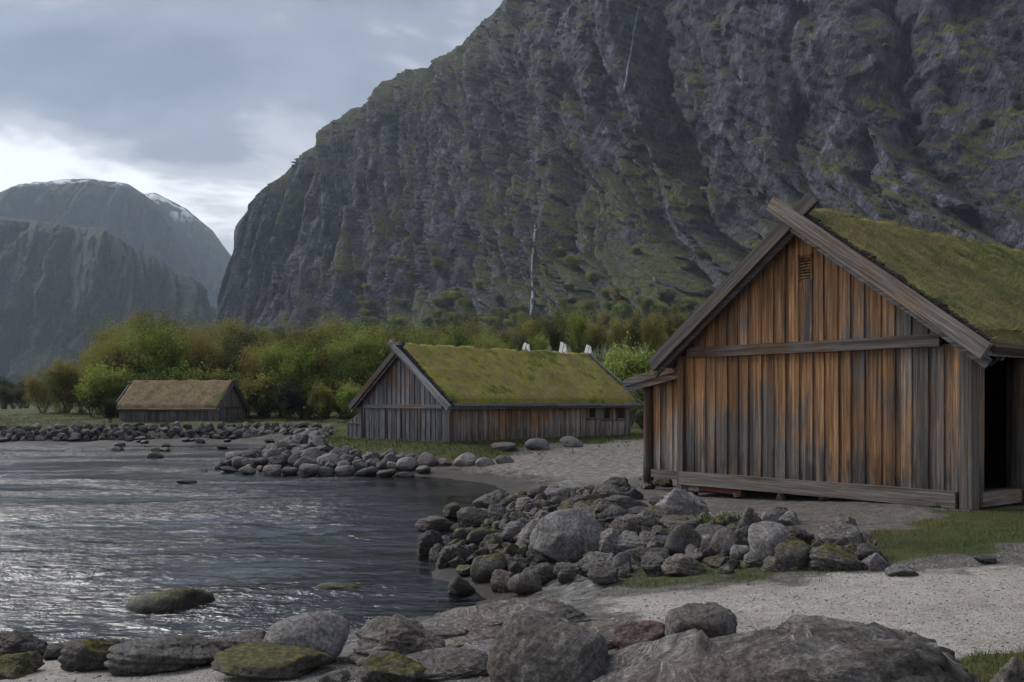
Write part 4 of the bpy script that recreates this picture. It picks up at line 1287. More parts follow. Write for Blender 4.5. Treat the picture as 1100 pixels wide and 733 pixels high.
fg = [(18, 708, 66, 24, 'rock', 'a', 'grey rock at the left edge behind the moss covered stone'),
      (10, 729, 84, 24, 'rock_moss', 'a', 'moss covered stone at the bottom left corner'),
      (62, 709, 48, 17, 'rock', 'f', 'low grey rock right of the moss covered corner stone'),
      (112, 721, 84, 36, 'rock_lightmoss', 'a', 'rough partly mossed rock between the corner stone and the long ridged rock'),
      (186, 723, 128, 36, 'rock', 'a', 'long grey ridged rock at the near left water edge'),
      (250, 712, 90, 26, 'rock', 'f', 'flat grey rock half hidden behind the long mossy stone'),
      (336, 716, 98, 49, 'rock_pale', 'r', 'smooth domed pale boulder at the near water edge'),
      (294, 729, 126, 22, 'rock_moss', 'f', 'long low stone with bright yellow-green moss on top'),
      (430, 716, 110, 46, 'rock', 'a', 'broad grey boulder right of the smooth domed boulder'),
      (424, 740, 76, 31, 'rock_lightmoss', 'a', 'dark pointed rock at the bottom edge left of the big round boulder'),
      (362, 734, 40, 13, 'rock', 'a', 'small grey stone at the bottom edge below the domed boulder'),
      (478, 690, 60, 12, 'rock', 'f', 'flat ledge of rock on the beach left of the big round boulder')]
for px, py, w, h, m, kk, lab in fg:
    o = put('boulder', px, py, w, h, M[m], kk, sink=.3)
    LBL(o, lab, G_FG)
wr = [(189, 657, 100, 20, 'rock_weed', 'r', 'low weed covered rock alone in the near water'),
      (365, 635, 62, 11, 'rock_weed', 'r', 'flat dark rock just breaking the water near the beach'),
      (202, 520, 24, 4, 'rock_dark', 'r', 'small dark rock out in the water before the boulder point'),
      (168, 493, 20, 7, 'rock_moss', 'r', 'lone brown rock on the tidal flat below the far boathouse'),
      (208, 508, 34, 5, 'rock_dark', 'r', 'dark low rock off the tip of the boulder point'),
      (462, 597, 32, 25, 'rock_dark', 'a', 'dark upright rock standing in the water left of the mossy rocks'),
      (472, 571, 50, 14, 'rock', 'f', 'flat wet grey rock in the shallows beside two oblong boulders'),
      (487, 609, 38, 22, 'rock', 'a', 'wet grey angular rock in the water beside the dark upright rock'),
      (493, 640, 36, 20, 'rock_dark', 'r', 'dark weedy stone at the waterline nearest the beach'),
      (525, 625, 42, 32, 'rock_moss', 'r', 'tallest moss covered rock at the waterline'),
      (521, 585, 40, 21, 'rock_moss', 'r', 'moss topped rock upper left of the largest boulder'),
      (532, 593, 27, 18, 'rock_lightmoss', 'a', 'half mossed rock just below the moss topped one'),
      (549, 603, 36, 19, 'rock_moss', 'a', 'mossy rock tucked against the left of the largest boulder')]
for px, py, w, h, m, kk, lab in wr:
    o = put('boulder', px, py, w, h, M[m], kk, sink=.60 if m == 'rock_weed' else .35, tilt=.06 if m == 'rock_weed' else .15)
    LBL(o, lab, G_W)
sh = [(528, 549, 42, 20, 'rock', 'f', 'long oblong boulder, rearmost of three at the cove mouth'),
      (490, 558, 29, 16, 'rock', 'f', 'oblong boulder, outermost of three at the cove mouth'),
      (506, 568, 37, 21, 'rock', 'f', 'oblong boulder, nearest of three at the cove mouth'),
      (546, 636, 38, 27, 'rock', 'a', 'grey boulder right of the tallest mossy rock at the waterline'),
      (567, 639, 42, 24, 'rock', 'r', 'rounded dark boulder at the front foot of the rock heap'),
      (649, 629, 37, 17, 'rock', 'f', 'flat topped stone at the front foot of the heap'),
      (656, 600, 29, 30, 'rock_pale', 'a', 'upright pale stone against the right of the largest boulder'),
      (685, 578, 58, 22, 'rock', 'f', 'broad flat stone lying across the heap right of the largest boulder'),
      (740, 603, 47, 37, 'rock', 'r', 'large round stone in the bank below the lean-to'),
      (727, 562, 68, 36, 'rock_pale', 'a', 'big craggy boulder below the left corner of the large boathouse'),
      (777, 599, 36, 29, 'rock', 'r', 'round grey stone beside the fern in the bank'),
      (804, 585, 42, 38, 'rock', 'a', 'tall craggy stone in the bank right of the fern'),
      (826, 608, 47, 44, 'rock_pale', 'r', 'largest leaning stone in the bank below the boathouse front'),
      (842, 563, 34, 17, 'rock', 'a', 'stone on top of the bank below the boathouse sill'),
      (970, 620, 37, 12, 'rock_pale', 'f', 'flat pale stone at the edge of the gravel path'),
      (1059, 607, 26, 9, 'rock_dark', 'f', 'small dark flat stone in the gravel below the doorway'),
      (667, 525, 31, 15, 'rock', 'a', 'dark stone at the top of the heap near the lean-to post'),
      (542, 485, 30, 9, 'rock', 'r', 'leftmost of three boulders lying along the middle boathouse wall'),
      (579, 484, 30, 12, 'rock_pale', 'r', 'middle one of three boulders along the middle boathouse wall'),
      (615, 481, 29, 11, 'rock_pale', 'r', 'rightmost of three boulders along the middle boathouse wall'),
      (500, 501, 26, 14, 'rock_pale', 'r', 'large smooth boulder at the head of the cove beach'),
      (522, 501, 21, 11, 'rock_pale', 'r', 'pale boulder touching the large smooth one at the cove beach'),
      (543, 498, 21, 10, 'rock', 'r', 'grey boulder last in line at the head of the cove beach')]
for px, py, w, h, m, kk, lab in sh:
    LBL(put('boulder', px, py, w, h, M[m], kk), lab, G_SH)

# --- heap of stones between the water and the large boathouse
heap = empty('stone_heap', (1.2, 16, .4))
tag(heap, 'heap of loose grey stones sloping from the large boathouse to the water', 'stone heap')
hx, hy, hz = heap.location
def in_heap(o):
    o.parent = heap
    o.location = (o.location.x-hx, o.location.y-hy, o.location.z-hz)
hl = [(538, 562, 24, 18, 'a'), (557, 585, 30, 21, 'a'), (574, 587, 32, 25, 'r'), (587, 627, 26, 18, 'a'), (607, 621, 22, 14, 'r'), (610, 627, 24, 12, 'f'), (631, 621, 33, 25, 'a'),
      (651, 613, 17, 15, 'r'), (670, 615, 21, 18, 'r'), (681, 597, 37, 23, 'a'), (711, 594, 21, 19, 'r'), (699, 611, 40, 21, 'f'), (734, 573, 44, 15, 'f'), (670, 552, 48, 16, 'f'), (633, 558, 30, 13, 'f'),
      (668, 567, 44, 16, 'f'), (626, 548, 28, 13, 'f'), (606, 554, 28, 12, 'f'), (602, 547, 30, 13, 'r'), (616, 532, 28, 12, 'f'), (595, 536, 20, 12, 'r'), (578, 539, 22, 12, 'a'), (647, 531, 26, 10, 'f'),
      (678, 537, 24, 11, 'a'), (654, 540, 26, 10, 'f'), (566, 552, 24, 13, 'a'), (586, 550, 22, 12, 'r'), (583, 566, 26, 14, 'a'), (560, 566, 24, 14, 'a'), (560, 612, 22, 14, 'a'), (575, 618, 20, 12, 'r'),
      (859, 587, 28, 18, 'a'), (854, 613, 36, 26, 'r'), (876, 596, 14, 13, 'r'), (903, 592, 44, 23, 'f'), (900, 614, 50, 24, 'a'), (937, 614, 31, 18, 'a'), (760, 585, 22, 15, 'a'), (712, 548, 26, 12, 'f'),
      (690, 560, 30, 12, 'f'), (646, 552, 20, 11, 'a'), (700, 585, 24, 14, 'a'), (720, 582, 26, 14, 'f'), (705, 524, 34, 10, 'f'), (707, 515, 22, 9, 'f'), (762, 603, 18, 12, 'a'), (878, 612, 22, 15, 'a'), (918, 600, 20, 13, 'r')]
for px, py, w, h, kk in hl:
    in_heap(put('stone', px, py, w*1.16, h*1.10, random.choice([M['rock'], M['rock'], M['rock_pale'], M['rock_lightmoss'], M['rock_dark']]), kk, sink=.3))
for i in range(16):
    px = random.uniform(735, 870); w = random.uniform(20, 36)
    in_heap(put('stone', px, random.uniform(556, 582), w, w*random.uniform(.45, .65), random.choice([M['rock'], M['rock_pale'], M['rock_lightmoss']]), random.choice('aaf'), sink=.35))
for i in range(26):
    px = random.uniform(748, 958)
    py = random.uniform(578, 612)+(px-850)*.015
    w = random.uniform(17, 34)
    in_heap(put('stone', px, py, w, w*random.uniform(.55, .8), random.choice([M['rock'], M['rock_pale'], M['rock_lightmoss'], M['rock_dark']]), random.choice('aar'), sink=.3))
hpoly = [(-.9, 14.4), (.4, 13.0), (1.4, 12.4), (2.5, 11.9), (3.6, 11.4), (4.4, 11.6), (3.4, 13.2), (2.6, 14.8), (2.4, 18), (2.3, 22), (.9, 25), (-.2, 25), (-.6, 22), (-1.2, 19), (-1.3, 16)]
cnt = 0
taken = []
tries = 0
while cnt < 240 and tries < 9000:
    tries += 1
    x, y = random.uniform(-1.6, 4.5), random.uniform(11.4, 25)
    if float(sdf_poly(np.array([x]), np.array([y]), hpoly)[0]) < 0: continue
    w = random.choice([.18, .26, .34, .44, .54])*(1+.02*(y-12))
    if any((x-a)**2+(y-b)**2 < (.38*(w+c))**2 for a, b, c in taken): continue
    taken.append((x, y, w))
    in_heap(stone('stone', random.choice(ANG+SLABS), random.choice([M['rock'], M['rock'], M['rock_lightmoss'], M['rock_dark']]), x, y, w, w*random.uniform(.4, .65), sink=.3, rz=random.uniform(0, 6.28)))
    cnt += 1

# --- boulder point in front of the middle boathouse
point = empty('boulder_point', (-7, 36, .3))
tag(point, 'bank of rounded boulders in the water before the middle boathouse', 'boulder bank')
hx, hy, hz = point.location
def in_point(o):
    o.parent = point
    o.location = (o.location.x-hx, o.location.y-hy, o.location.z-hz)
bl = [(265, 510, 20, 9), (293, 511, 23, 14), (311, 511, 18, 10), (332, 512, 23, 15), (350, 512, 22, 13), (372, 512, 24, 13), (397, 512, 30, 10), (400, 503, 19, 11), (417, 506, 21, 17), (438, 507, 23, 15), (461, 502, 25, 15),
      (309, 500, 18, 11), (332, 500, 20, 11), (354, 502, 27, 16), (373, 504, 18, 11), (386, 504, 18, 11), (427, 497, 16, 8), (446, 495, 14, 7), (306, 486, 18, 11), (329, 473, 16, 9), (245, 508, 22, 7), (279, 501, 20, 10),
      (292, 494, 18, 9), (322, 492, 17, 9), (343, 492, 18, 9), (362, 493, 17, 9), (383, 495, 16, 8), (478, 501, 18, 8), (406, 496, 15, 8), (415, 513, 22, 9), (436, 513, 20, 7), (455, 509, 18, 8)]
for px, py, w, h in bl:
    in_point(put('stone', px, py, w, h, random.choice([M['rock'], M['rock'], M['rock_pale'], M['rock_wall']]), 'r', sink=.2))
ppoly = [(-11.6, 37.5), (-10.2, 35.6), (-7.4, 34.4), (-4.9, 34.9), (-3.2, 34.4), (-3.2, 36.2), (-5.5, 37.0), (-7.2, 38.6), (-8.7, 43), (-10, 49), (-11.0, 60), (-11.6, 63), (-13.4, 62), (-13.0, 56), (-12.2, 50), (-12, 42)]
taken = []
cnt = tries = 0
while cnt < 190 and tries < 9000:
    tries += 1
    x, y = random.uniform(-13.5, -3), random.uniform(34, 63)
    if float(sdf_poly(np.array([x]), np.array([y]), ppoly)[0]) < 0: continue
    w = random.choice([.35, .45, .6, .75])*(1+.012*(y-36))
    if any((x-a)**2+(y-b)**2 < (.40*(w+c))**2 for a, b, c in taken): continue
    taken.append((x, y, w))
    in_point(stone('stone', random.choice(ROUND+ANG[:4]), random.choice([M['rock'], M['rock_pale'], M['rock_wall']]), x, y, w, w*random.uniform(.5, .75), sink=.22, rz=random.uniform(0, 6.28), z=max(zg(x, y), 0)))
    cnt += 1

# --- far seawall of stacked stones
sw = empty('seawall', (-25, 62, 0))
tag(sw, 'low seawall of stacked grey stones along the far shore', 'wall')
for row in range(4):
    x = -37.0+random.uniform(0, .3)
    while x < -13.2:
        w = random.uniform(.40, .85)*(1.0 if row < 3 else 1.1)
        yb = float(wall_y(x))+row*.42+random.uniform(-.12, .12)
        o = stone('stone', random.choice(ROUND+ANG), random.choice([M['rock_wall'], M['rock_wall'], M['rock'], M['rock_dark']]), x+25, yb-62, w*1.08, random.uniform(.32, .46), w*.9, .25, sw, rz=random.uniform(0, 6.28), z=.03+row*.25+random.uniform(-.05, .05), tilt=.3)
        x += w*.98
for i in range(26):                      # slipped stones at the foot of the wall
    px, py = random.uniform(120, 330), random.uniform(473, 486)
    x, d = survey(px, py)
    w = random.uniform(.3, .7)
    o = stone('stone', random.choice(ROUND), M['rock_dark'], x+25, d-62, w, w*.4, w, .3, sw, z=max(zg(x, d), 0))

# --- footings under the large boathouse
def local1(x, y):
    return H1[0]+x*math.cos(A1)-y*math.sin(A1), H1[1]+x*math.sin(A1)+y*math.cos(A1)
ca1, sa1 = math.cos(A1), math.sin(A1)
for y, w in ((.45, .4), (1.55, .22), (2.6, .24), (3.55, .22), (4.5, .24), (5.75, .30), (W1+1.5, .34)):
    x0_ = .05 if y < W1 else .58
    X, Y = local1(x0_, y)
    zz = zg(X, Y)
    top_ = .85+(.06 if y < W1 else .02)
    o = stone('footing_stone', random.choice(SLABS), M['rock'], x0_, y, w, max(.1, top_-zz+.02), w, .2, h1, z=zz-.85, tilt=.03)

# --- pebbles on path and beach
def scatter_pebbles(name, boxes, smin, smax, mat, grassmax=.3):
    v, f = ICO[2] if False else (np.array([[1, 0, 0], [-1, 0, 0], [0, 1, 0], [0, -1, 0], [0, 0, 1], [0, 0, -1], [.6, .6, .5], [-.6, .6, .5], [.6, -.6, .5], [-.6, -.6, .5]], float), None)
    base, bf = ICO[2]
    bm = bmesh.new(); bmesh.ops.create_icosphere(bm, subdivisions=1, radius=1)
    base = np.array([p.co[:] for p in bm.verts]); bf = np.array([[q.index for q in p.verts] for p in bm.faces]); bm.free()
    allp = []
    for x0, x1, y0, y1, n in boxes:
        x = rng.uniform(x0, x1, n); y = rng.uniform(y0, y1, n)
        z, g, gr, sf, w = terrain(x, y)
        keep = (g < grassmax) & (z > -.12) & (sf < .35)
        allp.append(np.stack([x[keep], y[keep], z[keep]], 1))
    pts = np.concatenate(allp)
    n = len(pts)
    s = smin*(smax/smin)**(rng.uniform(0, 1, n)**2.2)
    V = base[None]*(1+.22*rng.normal(size=(n, len(base), 1)))
    sc = np.stack([s*rng.uniform(.8, 1.4, n), s*rng.uniform(.7, 1.2, n), s*rng.uniform(.4, .75, n)], 1)
    V = V*sc[:, None, :]
    a = rng.uniform(0, 6.28, n)
    c, s_ = np.cos(a), np.sin(a)
    X = V[..., 0]*c[:, None]-V[..., 1]*s_[:, None]; Y = V[..., 0]*s_[:, None]+V[..., 1]*c[:, None]
    V = np.stack([X, Y, V[..., 2]], -1)+pts[:, None, :]
    Fc = (bf[None]+(np.arange(n)*len(base))[:, None, None]).reshape(-1, 3)
    o = link(name, new_mesh(name, V.reshape(-1, 3), Fc, False), mat)
    tag(o, 'loose pebbles strewn over the gravel path and beach', 'pebbles', kind='stuff')
def mat_pebble():
    k = NT('pebbles')
    c = k.ramp(k.island(), [(0, (.10, .096, .09)), (.4, (.19, .183, .174)), (.75, (.27, .26, .248)), (1, (.36, .35, .338))])
    z = k.step(k.pz(), .32, .06)
    k.color(k.mix(z, c, k.mix(1.0, c, (.35, .33, .30), 'MULTIPLY')))
    return k.m
scatter_pebbles('pebbles', [(-1.5, 8, 6.6, 12.2, 12000), (-3, 5, 11, 24, 4000), (-3, 7, 24, 40, 3000), (-6, -1, 6.5, 10.5, 2500)], .004, .020, mat_pebble())

# ------------------------------------------------------------------ grass on the ground
def grass_patch(name, boxes, hmin, hmax, width, label, thresh=.5):
    pts = []
    for x0, x1, y0, y1, n in boxes:
        x = rng.uniform(x0, x1, n); y = rng.uniform(y0, y1, n)
        z, g, gr, sf, w = terrain(x, y)
        keep = (g*.85+1.0*fbm(x*1.6, y*1.6, 5.0, 4)) > thresh+rng.uniform(-.25, .25, n)
        a1_, lx, ly = house_dist(x, y, H1, A1, -.1, L1, -.1, W1+1.6)
        a2_, lx, ly = house_dist(x, y, H2C, H2A, -.1, L2, -.1, W2+1.4)
        keep &= (a1_ > .02) & (a2_ > .02)
        pts.append(np.stack([x[keep], y[keep], z[keep]-.01], 1))
    pts = np.concatenate(pts)
    o = blades(name, pts, (0, 0, 1), hmin, hmax, width, M['blade_ground'], None, .8)
    tag(o, label, 'grass')
grass_patch('grass', [(2.3, 4.6, 4.0, 7.6, 16000), (3.3, 11, 11.0, 15.6, 34000), (.8, 4.2, 10.8, 13.2, 9000)], .02, .075, .005, 'short grass growing beside the gravel path and before the large boathouse')
grass_patch('meadow_grass', [(-9, 9, 34, 50, 30000), (-45, -8, 58, 95, 30000), (-8, 25, 48, 95, 24000)], .06, .2, .018, 'meadow grass around the middle and far boathouses')
def fern_mesh():
    vs_, fs = [], []
    for i in range(26):
        a = random.uniform(0, 6.28); l = random.uniform(.14, .30); r0 = random.uniform(0, .10)
        d = Vector((math.cos(a), math.sin(a), 0)); s = Vector((-d.y, d.x, 0))
        p = [Vector((0, 0, 0))+d*r0, d*(r0+l*.45)+Vector((0, 0, l*.75)), d*(r0+l)+Vector((0, 0, l*.8*random.uniform(.5, 1)))]
        w = random.uniform(.008, .016)
        b = len(vs_)
        vs_ += [p[0]-s*w*.5, p[0]+s*w*.5, p[1]+s*w, p[1]-s*w, p[2]]
        fs += [(b, b+1, b+2, b+3), (b+3, b+2, b+4)]
    return new_mesh('fern', vs_, fs)
for px, py, sc, lab in ((762, 575, 1.5, 'bright green fern between the stones of the bank'), (795, 562, .8, 'small green tuft on top of the bank behind the tall craggy stone'), (930, 600, 1.0, 'green tuft at the right end of the stone bank'), (846, 612, .7, 'green tuft at the foot of the largest leaning stone')):
    x, d = survey(px, py)
    o = link('fern', fern_mesh(), M['blade_ground'])
    o.location = (x, d, zg(x, d)); o.scale = (sc, sc, sc)
    tag(o, lab, 'fern', 'ferns and tufts in the stone bank')

# ------------------------------------------------------------------ trees
def tube(vs_, fs, p0, p1, r0, r1, n=5):
    d = (p1-p0)
    if d.length < 1e-5: return
    d.normalize()
    up = Vector((0, 0, 1)) if abs(d.z) < .9 else Vector((1, 0, 0))
    s = d.cross(up).normalized(); u = s.cross(d)
    b = len(vs_)
    for c, r in ((p0, r0), (p1, r1)):
        for k in range(n):
            a = 2*math.pi*k/n
            vs_.append(c+(s*math.cos(a)+u*math.sin(a))*r)
    for k in range(n):
        fs.append((b+k, b+(k+1) % n, b+n+(k+1) % n, b+n+k))
def make_tree(seed, stems, spread, leaves, leaf, sparse, crown_base, cone=0.0, skirt=0.0, clump=.30):
    """unit-height broadleaf: returns (trunk mesh, crown mesh)"""
    rs = random.Random(seed)
    vs_, fs, tips = [], [], []
    def branch(p, d, length, r, lvl):
        seg = 3
        for i in range(seg):
            d2 = (d+Vector((rs.uniform(-.22, .22), rs.uniform(-.22, .22), rs.uniform(-.04, .20)))).normalized()
            q = p+d2*(length/seg)
            tube(vs_, fs, p, q, r, r*.76, 6 if lvl == 0 else (4 if lvl < 3 else 3))
            r *= .76
            p = q; d = d2
            if lvl >= 2 or (lvl == 1 and i > 0): tips.append((p.copy(), lvl))
            if lvl < 4:
                nb = (2 if i == 0 else 3) if lvl < 2 else 2
                for _ in range(nb if rs.random() > .18 else 1):
                    if lvl == 0 and p.z < crown_base*.6: continue
                    a = rs.uniform(0, 6.283)
                    side = Vector((math.cos(a), math.sin(a), rs.uniform(.1, .75)))
                    nd = (d*rs.uniform(.35, .7)+side*rs.uniform(.5, .9)*spread).normalized()
                    branch(p, nd, length*rs.uniform(.46, .66)*(1-cone*p.z), r*.62, lvl+1)
    for s in range(stems):
        a = rs.uniform(0, 6.283)
        d = Vector((math.cos(a)*.28*(stems > 1), math.sin(a)*.28*(stems > 1), 1)).normalized()
        branch(Vector((math.cos(a)*.03, math.sin(a)*.03, -.03)), d, rs.uniform(.46, .60), .020/math.sqrt(stems)+.004, 0)
    V = np.array([v[:] for v in vs_])
    T = np.array([t[0][:] for t in tips])
    top = np.percentile(T[:, 2], 99.5)
    V /= top; T /= top
    r_ = np.random.default_rng(seed)
    T = T[T[:, 2] > crown_base*.8]
    T = T[r_.uniform(0, 1, len(T)) < clump]            # leaves sit in clumps with gaps between
    idx = r_.integers(0, len(T), leaves)
    low = r_.uniform(0, 1, leaves) < skirt
    c = T[idx]+r_.normal(size=(leaves, 3))*np.array([.026, .026, .022])*sparse
    if skirt:
        m = int(low.sum()); a = r_.uniform(0, 6.283, m); zz = r_.uniform(.0, .5, m)**1.2
        rr = (.06+.62*zz)*np.sqrt(r_.uniform(.25, 1, m))*(1+.25*np.sin(a*3+seed))
        c[low] = np.stack([np.cos(a)*rr, np.sin(a)*rr, zz], 1)+r_.normal(size=(m, 3))*.02
    n = r_.normal(size=(leaves, 3)); n /= np.linalg.norm(n, axis=1, keepdims=True)
    t = np.cross(n, r_.normal(size=(leaves, 3))); t /= np.linalg.norm(t, axis=1, keepdims=True)
    b = np.cross(n, t)
    s = (leaf*r_.uniform(.6, 1.4, leaves))[:, None]
    Q = np.stack([c-t*s, c-b*s*.6, c+t*s, c+b*s*.6], 1).reshape(-1, 3)
    i4 = (np.arange(leaves)*4)[:, None]+np.arange(4)[None]
    return new_mesh('trunk', V, fs, True), new_mesh('crown', Q, i4)
LEAFC = {'olive': [(0.066, 0.078, 0.019), (0.144, 0.157, 0.032), (0.227, 0.220, 0.051), (0.274, 0.227, 0.074)],
         'green': [(0.070, 0.108, 0.023), (0.148, 0.208, 0.035), (0.227, 0.293, 0.051), (0.286, 0.320, 0.074)],
         'bronze': [(0.100, 0.089, 0.030), (0.188, 0.173, 0.043), (0.276, 0.242, 0.060), (0.244, 0.277, 0.060)],
         'dark': [(0.020, 0.026, 0.015), (0.039, 0.049, 0.022), (0.062, 0.074, 0.030), (0.088, 0.094, 0.040)],
         'bright': [(0.088, 0.133, 0.028), (0.172, 0.244, 0.044), (0.251, 0.325, 0.064), (0.287, 0.347, 0.087)]}
for kx, cl in LEAFC.items():
    M['leaf_'+kx] = mat_blade('leaves_'+kx, cl, .35, .22)
KINDS = [make_tree(11, 5, .95, 22000, .0105, 1.3, .04, 0, .10), make_tree(12, 6, .9, 22000, .0105, 1.35, .04, 0, .10), make_tree(13, 4, .85, 20000, .0105, 1.3, .06, 0, .08),
         make_tree(14, 3, .75, 8000, .011, 1.1, .22), make_tree(15, 4, .7, 7000, .011, 1.1, .2), make_tree(16, 7, 1.0, 9000, .022, 1.5, .0), make_tree(17, 1, .8, 9000, .014, 1.1, .1, .75)]
def tree(px, d, toppy, kind, leafm, label, group, widen=1.0, name='broadleaf_tree', cat='tree', rz=None):
    x = (px-550)/F*d
    zb = zg(x, d)
    h = (CAMZ+(431-toppy)/F*d-zb)*(random.uniform(.80, 1.12) if name == 'broadleaf_tree' else 1)
    widen *= random.uniform(.9, 1.25)
    root = empty(name, (x, d, zb), random.uniform(0, 6.28) if rz is None else rz)
    tm, cm = KINDS[kind]
    root.scale = (h*widen, h*widen, h)
    link('trunk', with_mat(tm, M['bark']), None, root)
    link('crown', with_mat(cm, M['leaf_'+leafm]), None, root)
    tag(root, label, cat, group)
    return root
GA, GB, GC, GD = 'small trees at the far left shore', 'wood behind the far boathouse', 'wood between the far and middle boathouses', 'thin trees on the bank behind the middle boathouse'
T = []
# far left shore trees
tree(46, 94, 396, 2, 'olive', 'leftmost small olive tree standing free on the far shore', GA, 1.0)
tree(68, 92, 392, 0, 'olive', 'round topped olive tree in the middle of the small far left clump', GA, 1.0)
tree(88, 96, 397, 2, 'olive', 'small olive tree between the free clump and the big bronze wood', GA, 1.0)
for q in range(9): tree(-25+q*14+random.uniform(-4, 4), 170+random.uniform(-15, 25), random.uniform(404, 414), q % 3, 'dark', 'dim dark tree in the far wood behind the small left clump', GA, .8)
tree(22, 150, 412, 1, 'dark', 'dim dark tree far back at the left edge of the picture', GA, .8)
tree(4, 150, 415, 0, 'dark', 'dim dark bush-like tree cut by the left picture edge', GA, .9)
front_b = [(106, 86, 378, 0, 'bronze', 'bronze tree at the left end of the big wood'), (124, 84, 364, 1, 'bronze', 'bronze tree second from the left end of the big wood'),
           (146, 85, 352, 0, 'olive', 'tall olive tree behind the left gable of the far boathouse'), (168, 84, 352, 1, 'green', 'green tree behind the left part of the far boathouse roof'),
           (192, 83, 362, 2, 'green', 'bright green tree behind the middle of the far boathouse roof'), (214, 84, 352, 0, 'olive', 'olive tree behind the right part of the far boathouse roof'),
           (238, 85, 356, 1, 'olive', 'olive tree behind the right gable of the far boathouse')]
for px, d, t, kk, lf, lab in front_b: tree(px, d, t, kk, lf, lab, GB, .72)
for px, d, t, kk, lf in [(116, 97, 368, 1, 'bronze'), (136, 98, 352, 2, 'bronze'), (157, 97, 345, 0, 'bronze'), (178, 99, 343, 1, 'olive'), (202, 98, 346, 0, 'bronze'), (226, 97, 346, 2, 'olive'), (246, 98, 350, 1, 'bronze')]:
    tree(px, d, t, kk, lf, 'crown in the back row of the wood above the far boathouse', GB, .72)
front_c = [(262, 84, 366, 0, 'dark', 'dark leaved tree just right of the far boathouse gable'), (282, 82, 360, 1, 'olive', 'olive tree second to the right of the far boathouse'), (304, 80, 362, 2, 'green', 'green tree third to the right of the far boathouse'),
           (326, 79, 356, 0, 'green', 'bright green tree midway between the far and middle boathouses'), (348, 80, 358, 1, 'olive', 'olive tree above the boulders left of the middle boathouse'),
           (370, 79, 356, 0, 'green', 'green tree behind the left lean-to of the middle boathouse'), (392, 78, 352, 1, 'green', 'tall green tree behind the left slope of the middle gable'), (416, 80, 354, 2, 'olive', 'olive tree directly behind the middle gable peak')]
for px, d, t, kk, lf, lab in front_c: tree(px, d, t, kk, lf, lab, GC, .72)
for px, d, t, kk, lf in [(254, 96, 356, 1, 'olive'), (274, 97, 356, 0, 'bronze'), (296, 95, 350, 2, 'olive'), (318, 96, 352, 1, 'bronze'), (340, 94, 348, 0, 'olive'), (362, 95, 350, 2, 'bronze'), (384, 94, 344, 1, 'green'), (406, 95, 347, 0, 'olive'), (428, 96, 350, 1, 'green')]:
    tree(px, d, t, kk, lf, 'crown in the back row of the wood left of the middle boathouse', GC, .72)
for px, d, lf, lab in [(310, 74, 'dark', 'dark shrub at the wood edge above the seawall end'), (345, 72, 'olive', 'olive shrub at the wood edge above the boulder point'), (378, 71, 'green', 'green shrub beside the middle boathouse lean-to'), (282, 77, 'dark', 'dark shrub right of the far boathouse gable')]:
    tree(px, d, 414, 5, lf, lab, GC, .8, 'shrub', 'shrub')
for px in list(range(100, 262, 15))+list(range(268, 425, 12)):
    tree(px+random.uniform(-5, 5), 79+random.uniform(-2, 2) if px > 262 else 81, random.uniform(392, 412), 5, random.choice(['olive', 'green', 'green', 'olive']), 'low shrub in the thicket along the front edge of the wood', 'thicket along the wood edge', .95, 'shrub', 'shrub')
# on the bank behind the middle boathouse
for px, d, t, kk, lf, lab in [(448, 86, 356, 1, 'green', 'green tree behind the front end of the middle roof ridge'), (470, 88, 352, 2, 'olive', 'olive tree above the mossy left part of the middle roof'), (492, 86, 358, 0, 'green', 'green tree above the middle of the mossy roof'),
                              (514, 88, 360, 1, 'olive', 'olive tree left of the waterfall foot'), (538, 87, 362, 0, 'green', 'low green tree below the waterfall'), (560, 92, 348, 3, 'dark', 'dark slim tree right under the waterfall'),
                              (582, 88, 350, 3, 'green', 'thin green tree right of the waterfall foot'), (602, 90, 338, 4, 'olive', 'thin tree with visible limbs behind the middle ridge cleat'), (622, 88, 336, 3, 'green', 'thin green tree between the two right ridge cleats'),
                              (644, 90, 332, 4, 'olive', 'tall thin tree behind the right end of the middle roof'), (664, 88, 338, 3, 'bronze', 'thin bronze tree right of the middle roof end'), (684, 90, 336, 4, 'olive', 'thin olive tree above the bright bush'),
                              (704, 88, 334, 0, 'bronze', 'bronze bushy tree left of the large boathouse eave'), (726, 90, 330, 4, 'bronze', 'thin bronze tree right beside the large boathouse eave'), (748, 90, 328, 3, 'olive', 'thin tree partly hidden behind the large boathouse gable')]:
    tree(px, d, t, kk, lf, lab, GD, .62)
for px in (455, 480, 505, 530, 555, 575, 595, 615, 635, 655, 675, 695, 715, 740):
    tree(px+random.uniform(-6, 6), 104+random.uniform(-4, 6), random.uniform(338, 352), random.choice([0, 1, 2, 3]), random.choice(['olive', 'green', 'bronze', 'olive']), 'tree in the back row below the cliff behind the middle boathouse', GD, .7)
tree(676, 60, 373, 5, 'bright', 'bright green bush at the right end of the middle boathouse', GD, .75, 'bush', 'bush')
tree(692, 62, 384, 5, 'bright', 'low bright bush between the middle boathouse and the lean-to', GD, .8, 'bush', 'bush')
tree(660, 64, 392, 5, 'green', 'low green bush peeking over the right end of the turf roof', GD, .9, 'bush', 'bush')
tree(119, 70, 428, 5, 'dark', 'dark conifer bush at the left corner of the far boathouse', GB, .6, 'bush', 'bush')
tree(692, 49, 440, 5, 'dark', 'dark leafy bush at the end wall of the middle boathouse', GD, .8, 'bush', 'bush')

# ------------------------------------------------------------------ waterfalls on the cliff
cm = cliff.data
bvh = BVHTree.FromPolygons([v.co[:] for v in cm.vertices], [tuple(p.vertices) for p in cm.polygons])
def on_cliff(px, py):
    d = Vector(((px-550)/F, 1, (431-py)/F)).normalized()
    hit = bvh.ray_cast(Vector((0, 0, CAMZ)), d)
    return hit[0]
